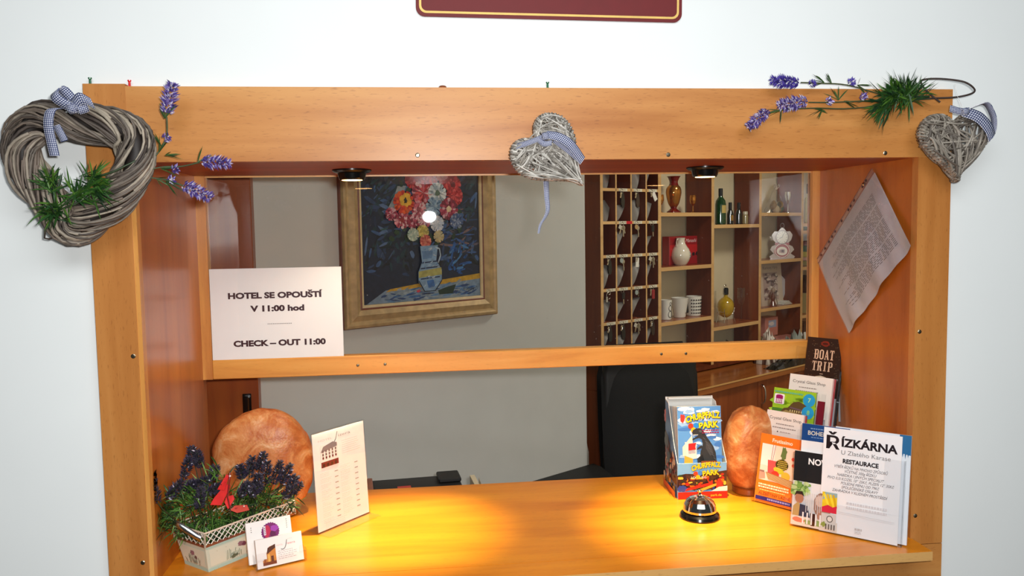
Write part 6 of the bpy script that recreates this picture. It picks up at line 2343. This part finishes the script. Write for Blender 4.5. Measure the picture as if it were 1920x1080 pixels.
t = thing('paper_stack', 'cream paper sheets standing at the right of the printer', 'papers', (0.122, 0.76, .770), math.radians(5))
mb = MB()
mb.box(.02, .034, -.08, .06, 0, .235, (214, 200, 166))
mb.add([(.036, -.08, 0), (.075, -.08, 0), (.075, .02, 0), (.036, .02, 0), (.036, -.08, .24), (.040, .02, .24)], [(0, 1, 4), (1, 2, 5, 4), (2, 3, 5), (0, 4, 5, 3)], (226, 220, 204))
mb.build('sheets', 'print', t)

CHP = Vector((0.93, 1.60, 0))
oc = thing('office_chair', 'black leather high-back office chair in front of the back cabinet', 'office chair', CHP, math.radians(6))
bk = MB()
nx, nz = 14, 18
for sgn, yb in ((-1, 0.0), (1, 0.055)):
    vs = []
    for j in range(nz + 1):
        v = j / nz
        for i in range(nx + 1):
            u = -1 + 2 * i / nx
            hw = .205 + .012 * math.sin(PI * v) - .035 * max(0, v - .85) / .15 - .02 * (1 - v)
            puff = (1 - abs(u) ** 4) * (1 - abs(2 * v - 1) ** 6)
            y = .03 + yb * .5 + sgn * (.012 + .034 * puff) + .05 * v
            vs.append((u * hw, y, .50 + .745 * v))
    fs = [(j * (nx + 1) + i, j * (nx + 1) + i + 1, (j + 1) * (nx + 1) + i + 1, (j + 1) * (nx + 1) + i) for j in range(nz) for i in range(nx)]
    bk.add(vs, fs if sgn < 0 else [tuple(reversed(f)) for f in fs], smooth=True)
bk.build('backrest', 'black_leather', oc)
MB().box(-.20, .20, .040, .082, .52, 1.225, bevel=.018, seg=3).build('back_shell', 'black_matt', oc)
MB().box(-.245, .245, -.46, .02, .42, .51, bevel=.035, seg=4).build('seat', 'black_leather', oc)
for s in (-1, 1):
    ar = MB()
    ar.tube(spline([(s * .235, .02, .60), (s * .285, -.02, .66), (s * .29, -.30, .67), (s * .27, -.34, .60), (s * .24, -.30, .47)], 20, False), .018, (30, 30, 30), 8)
    ar.build('armrest', 'black_matt', oc)
MB().lathe([(.028, .10), (.028, .30), (.022, .30), (.022, .43)], seg=16).build('column', 'black_matt', oc)
for k in range(5):
    an = 2 * PI * k / 5
    lg = MB()
    lg.tube([(0, 0, .11), (.16 * math.cos(an), .16 * math.sin(an), .095), (.29 * math.cos(an), .29 * math.sin(an), .07)], .022, (20, 20, 20), 8, r1=.014)
    lgo = lg.build('base_leg', 'black_matt', oc)
    cs = MB()
    T = Matrix.Translation((.29 * math.cos(an), .29 * math.sin(an), .0275)) @ Matrix.Rotation(PI / 2, 4, 'X')
    cs.lathe([(.0001, -.022), (.024, -.022), (.0275, -.016), (.0275, .016), (.024, .022), (.0001, .022)], seg=18, T=T)
    cs.lathe([(.008, 0), (.008, .055)], seg=8, T=Matrix.Translation((.29 * math.cos(an), .29 * math.sin(an), .02)))
    cs.build('caster', 'black_gloss', lgo)
t = thing('white_bag', 'white bag bulging out past the end of the grey wall', 'bag', br(-.165, .045, .0), BR_A)
mb = MB()
mb.lathe([(.10, 0.0), (.14, .05), (.15, .40), (.145, .70), (.11, .80), (.05, .84), (.0001, .845)], (196, 194, 188), 24, T=Matrix.Diagonal((.62, .55, 1.06, 1)))
mb.build('sack', 'print', t)
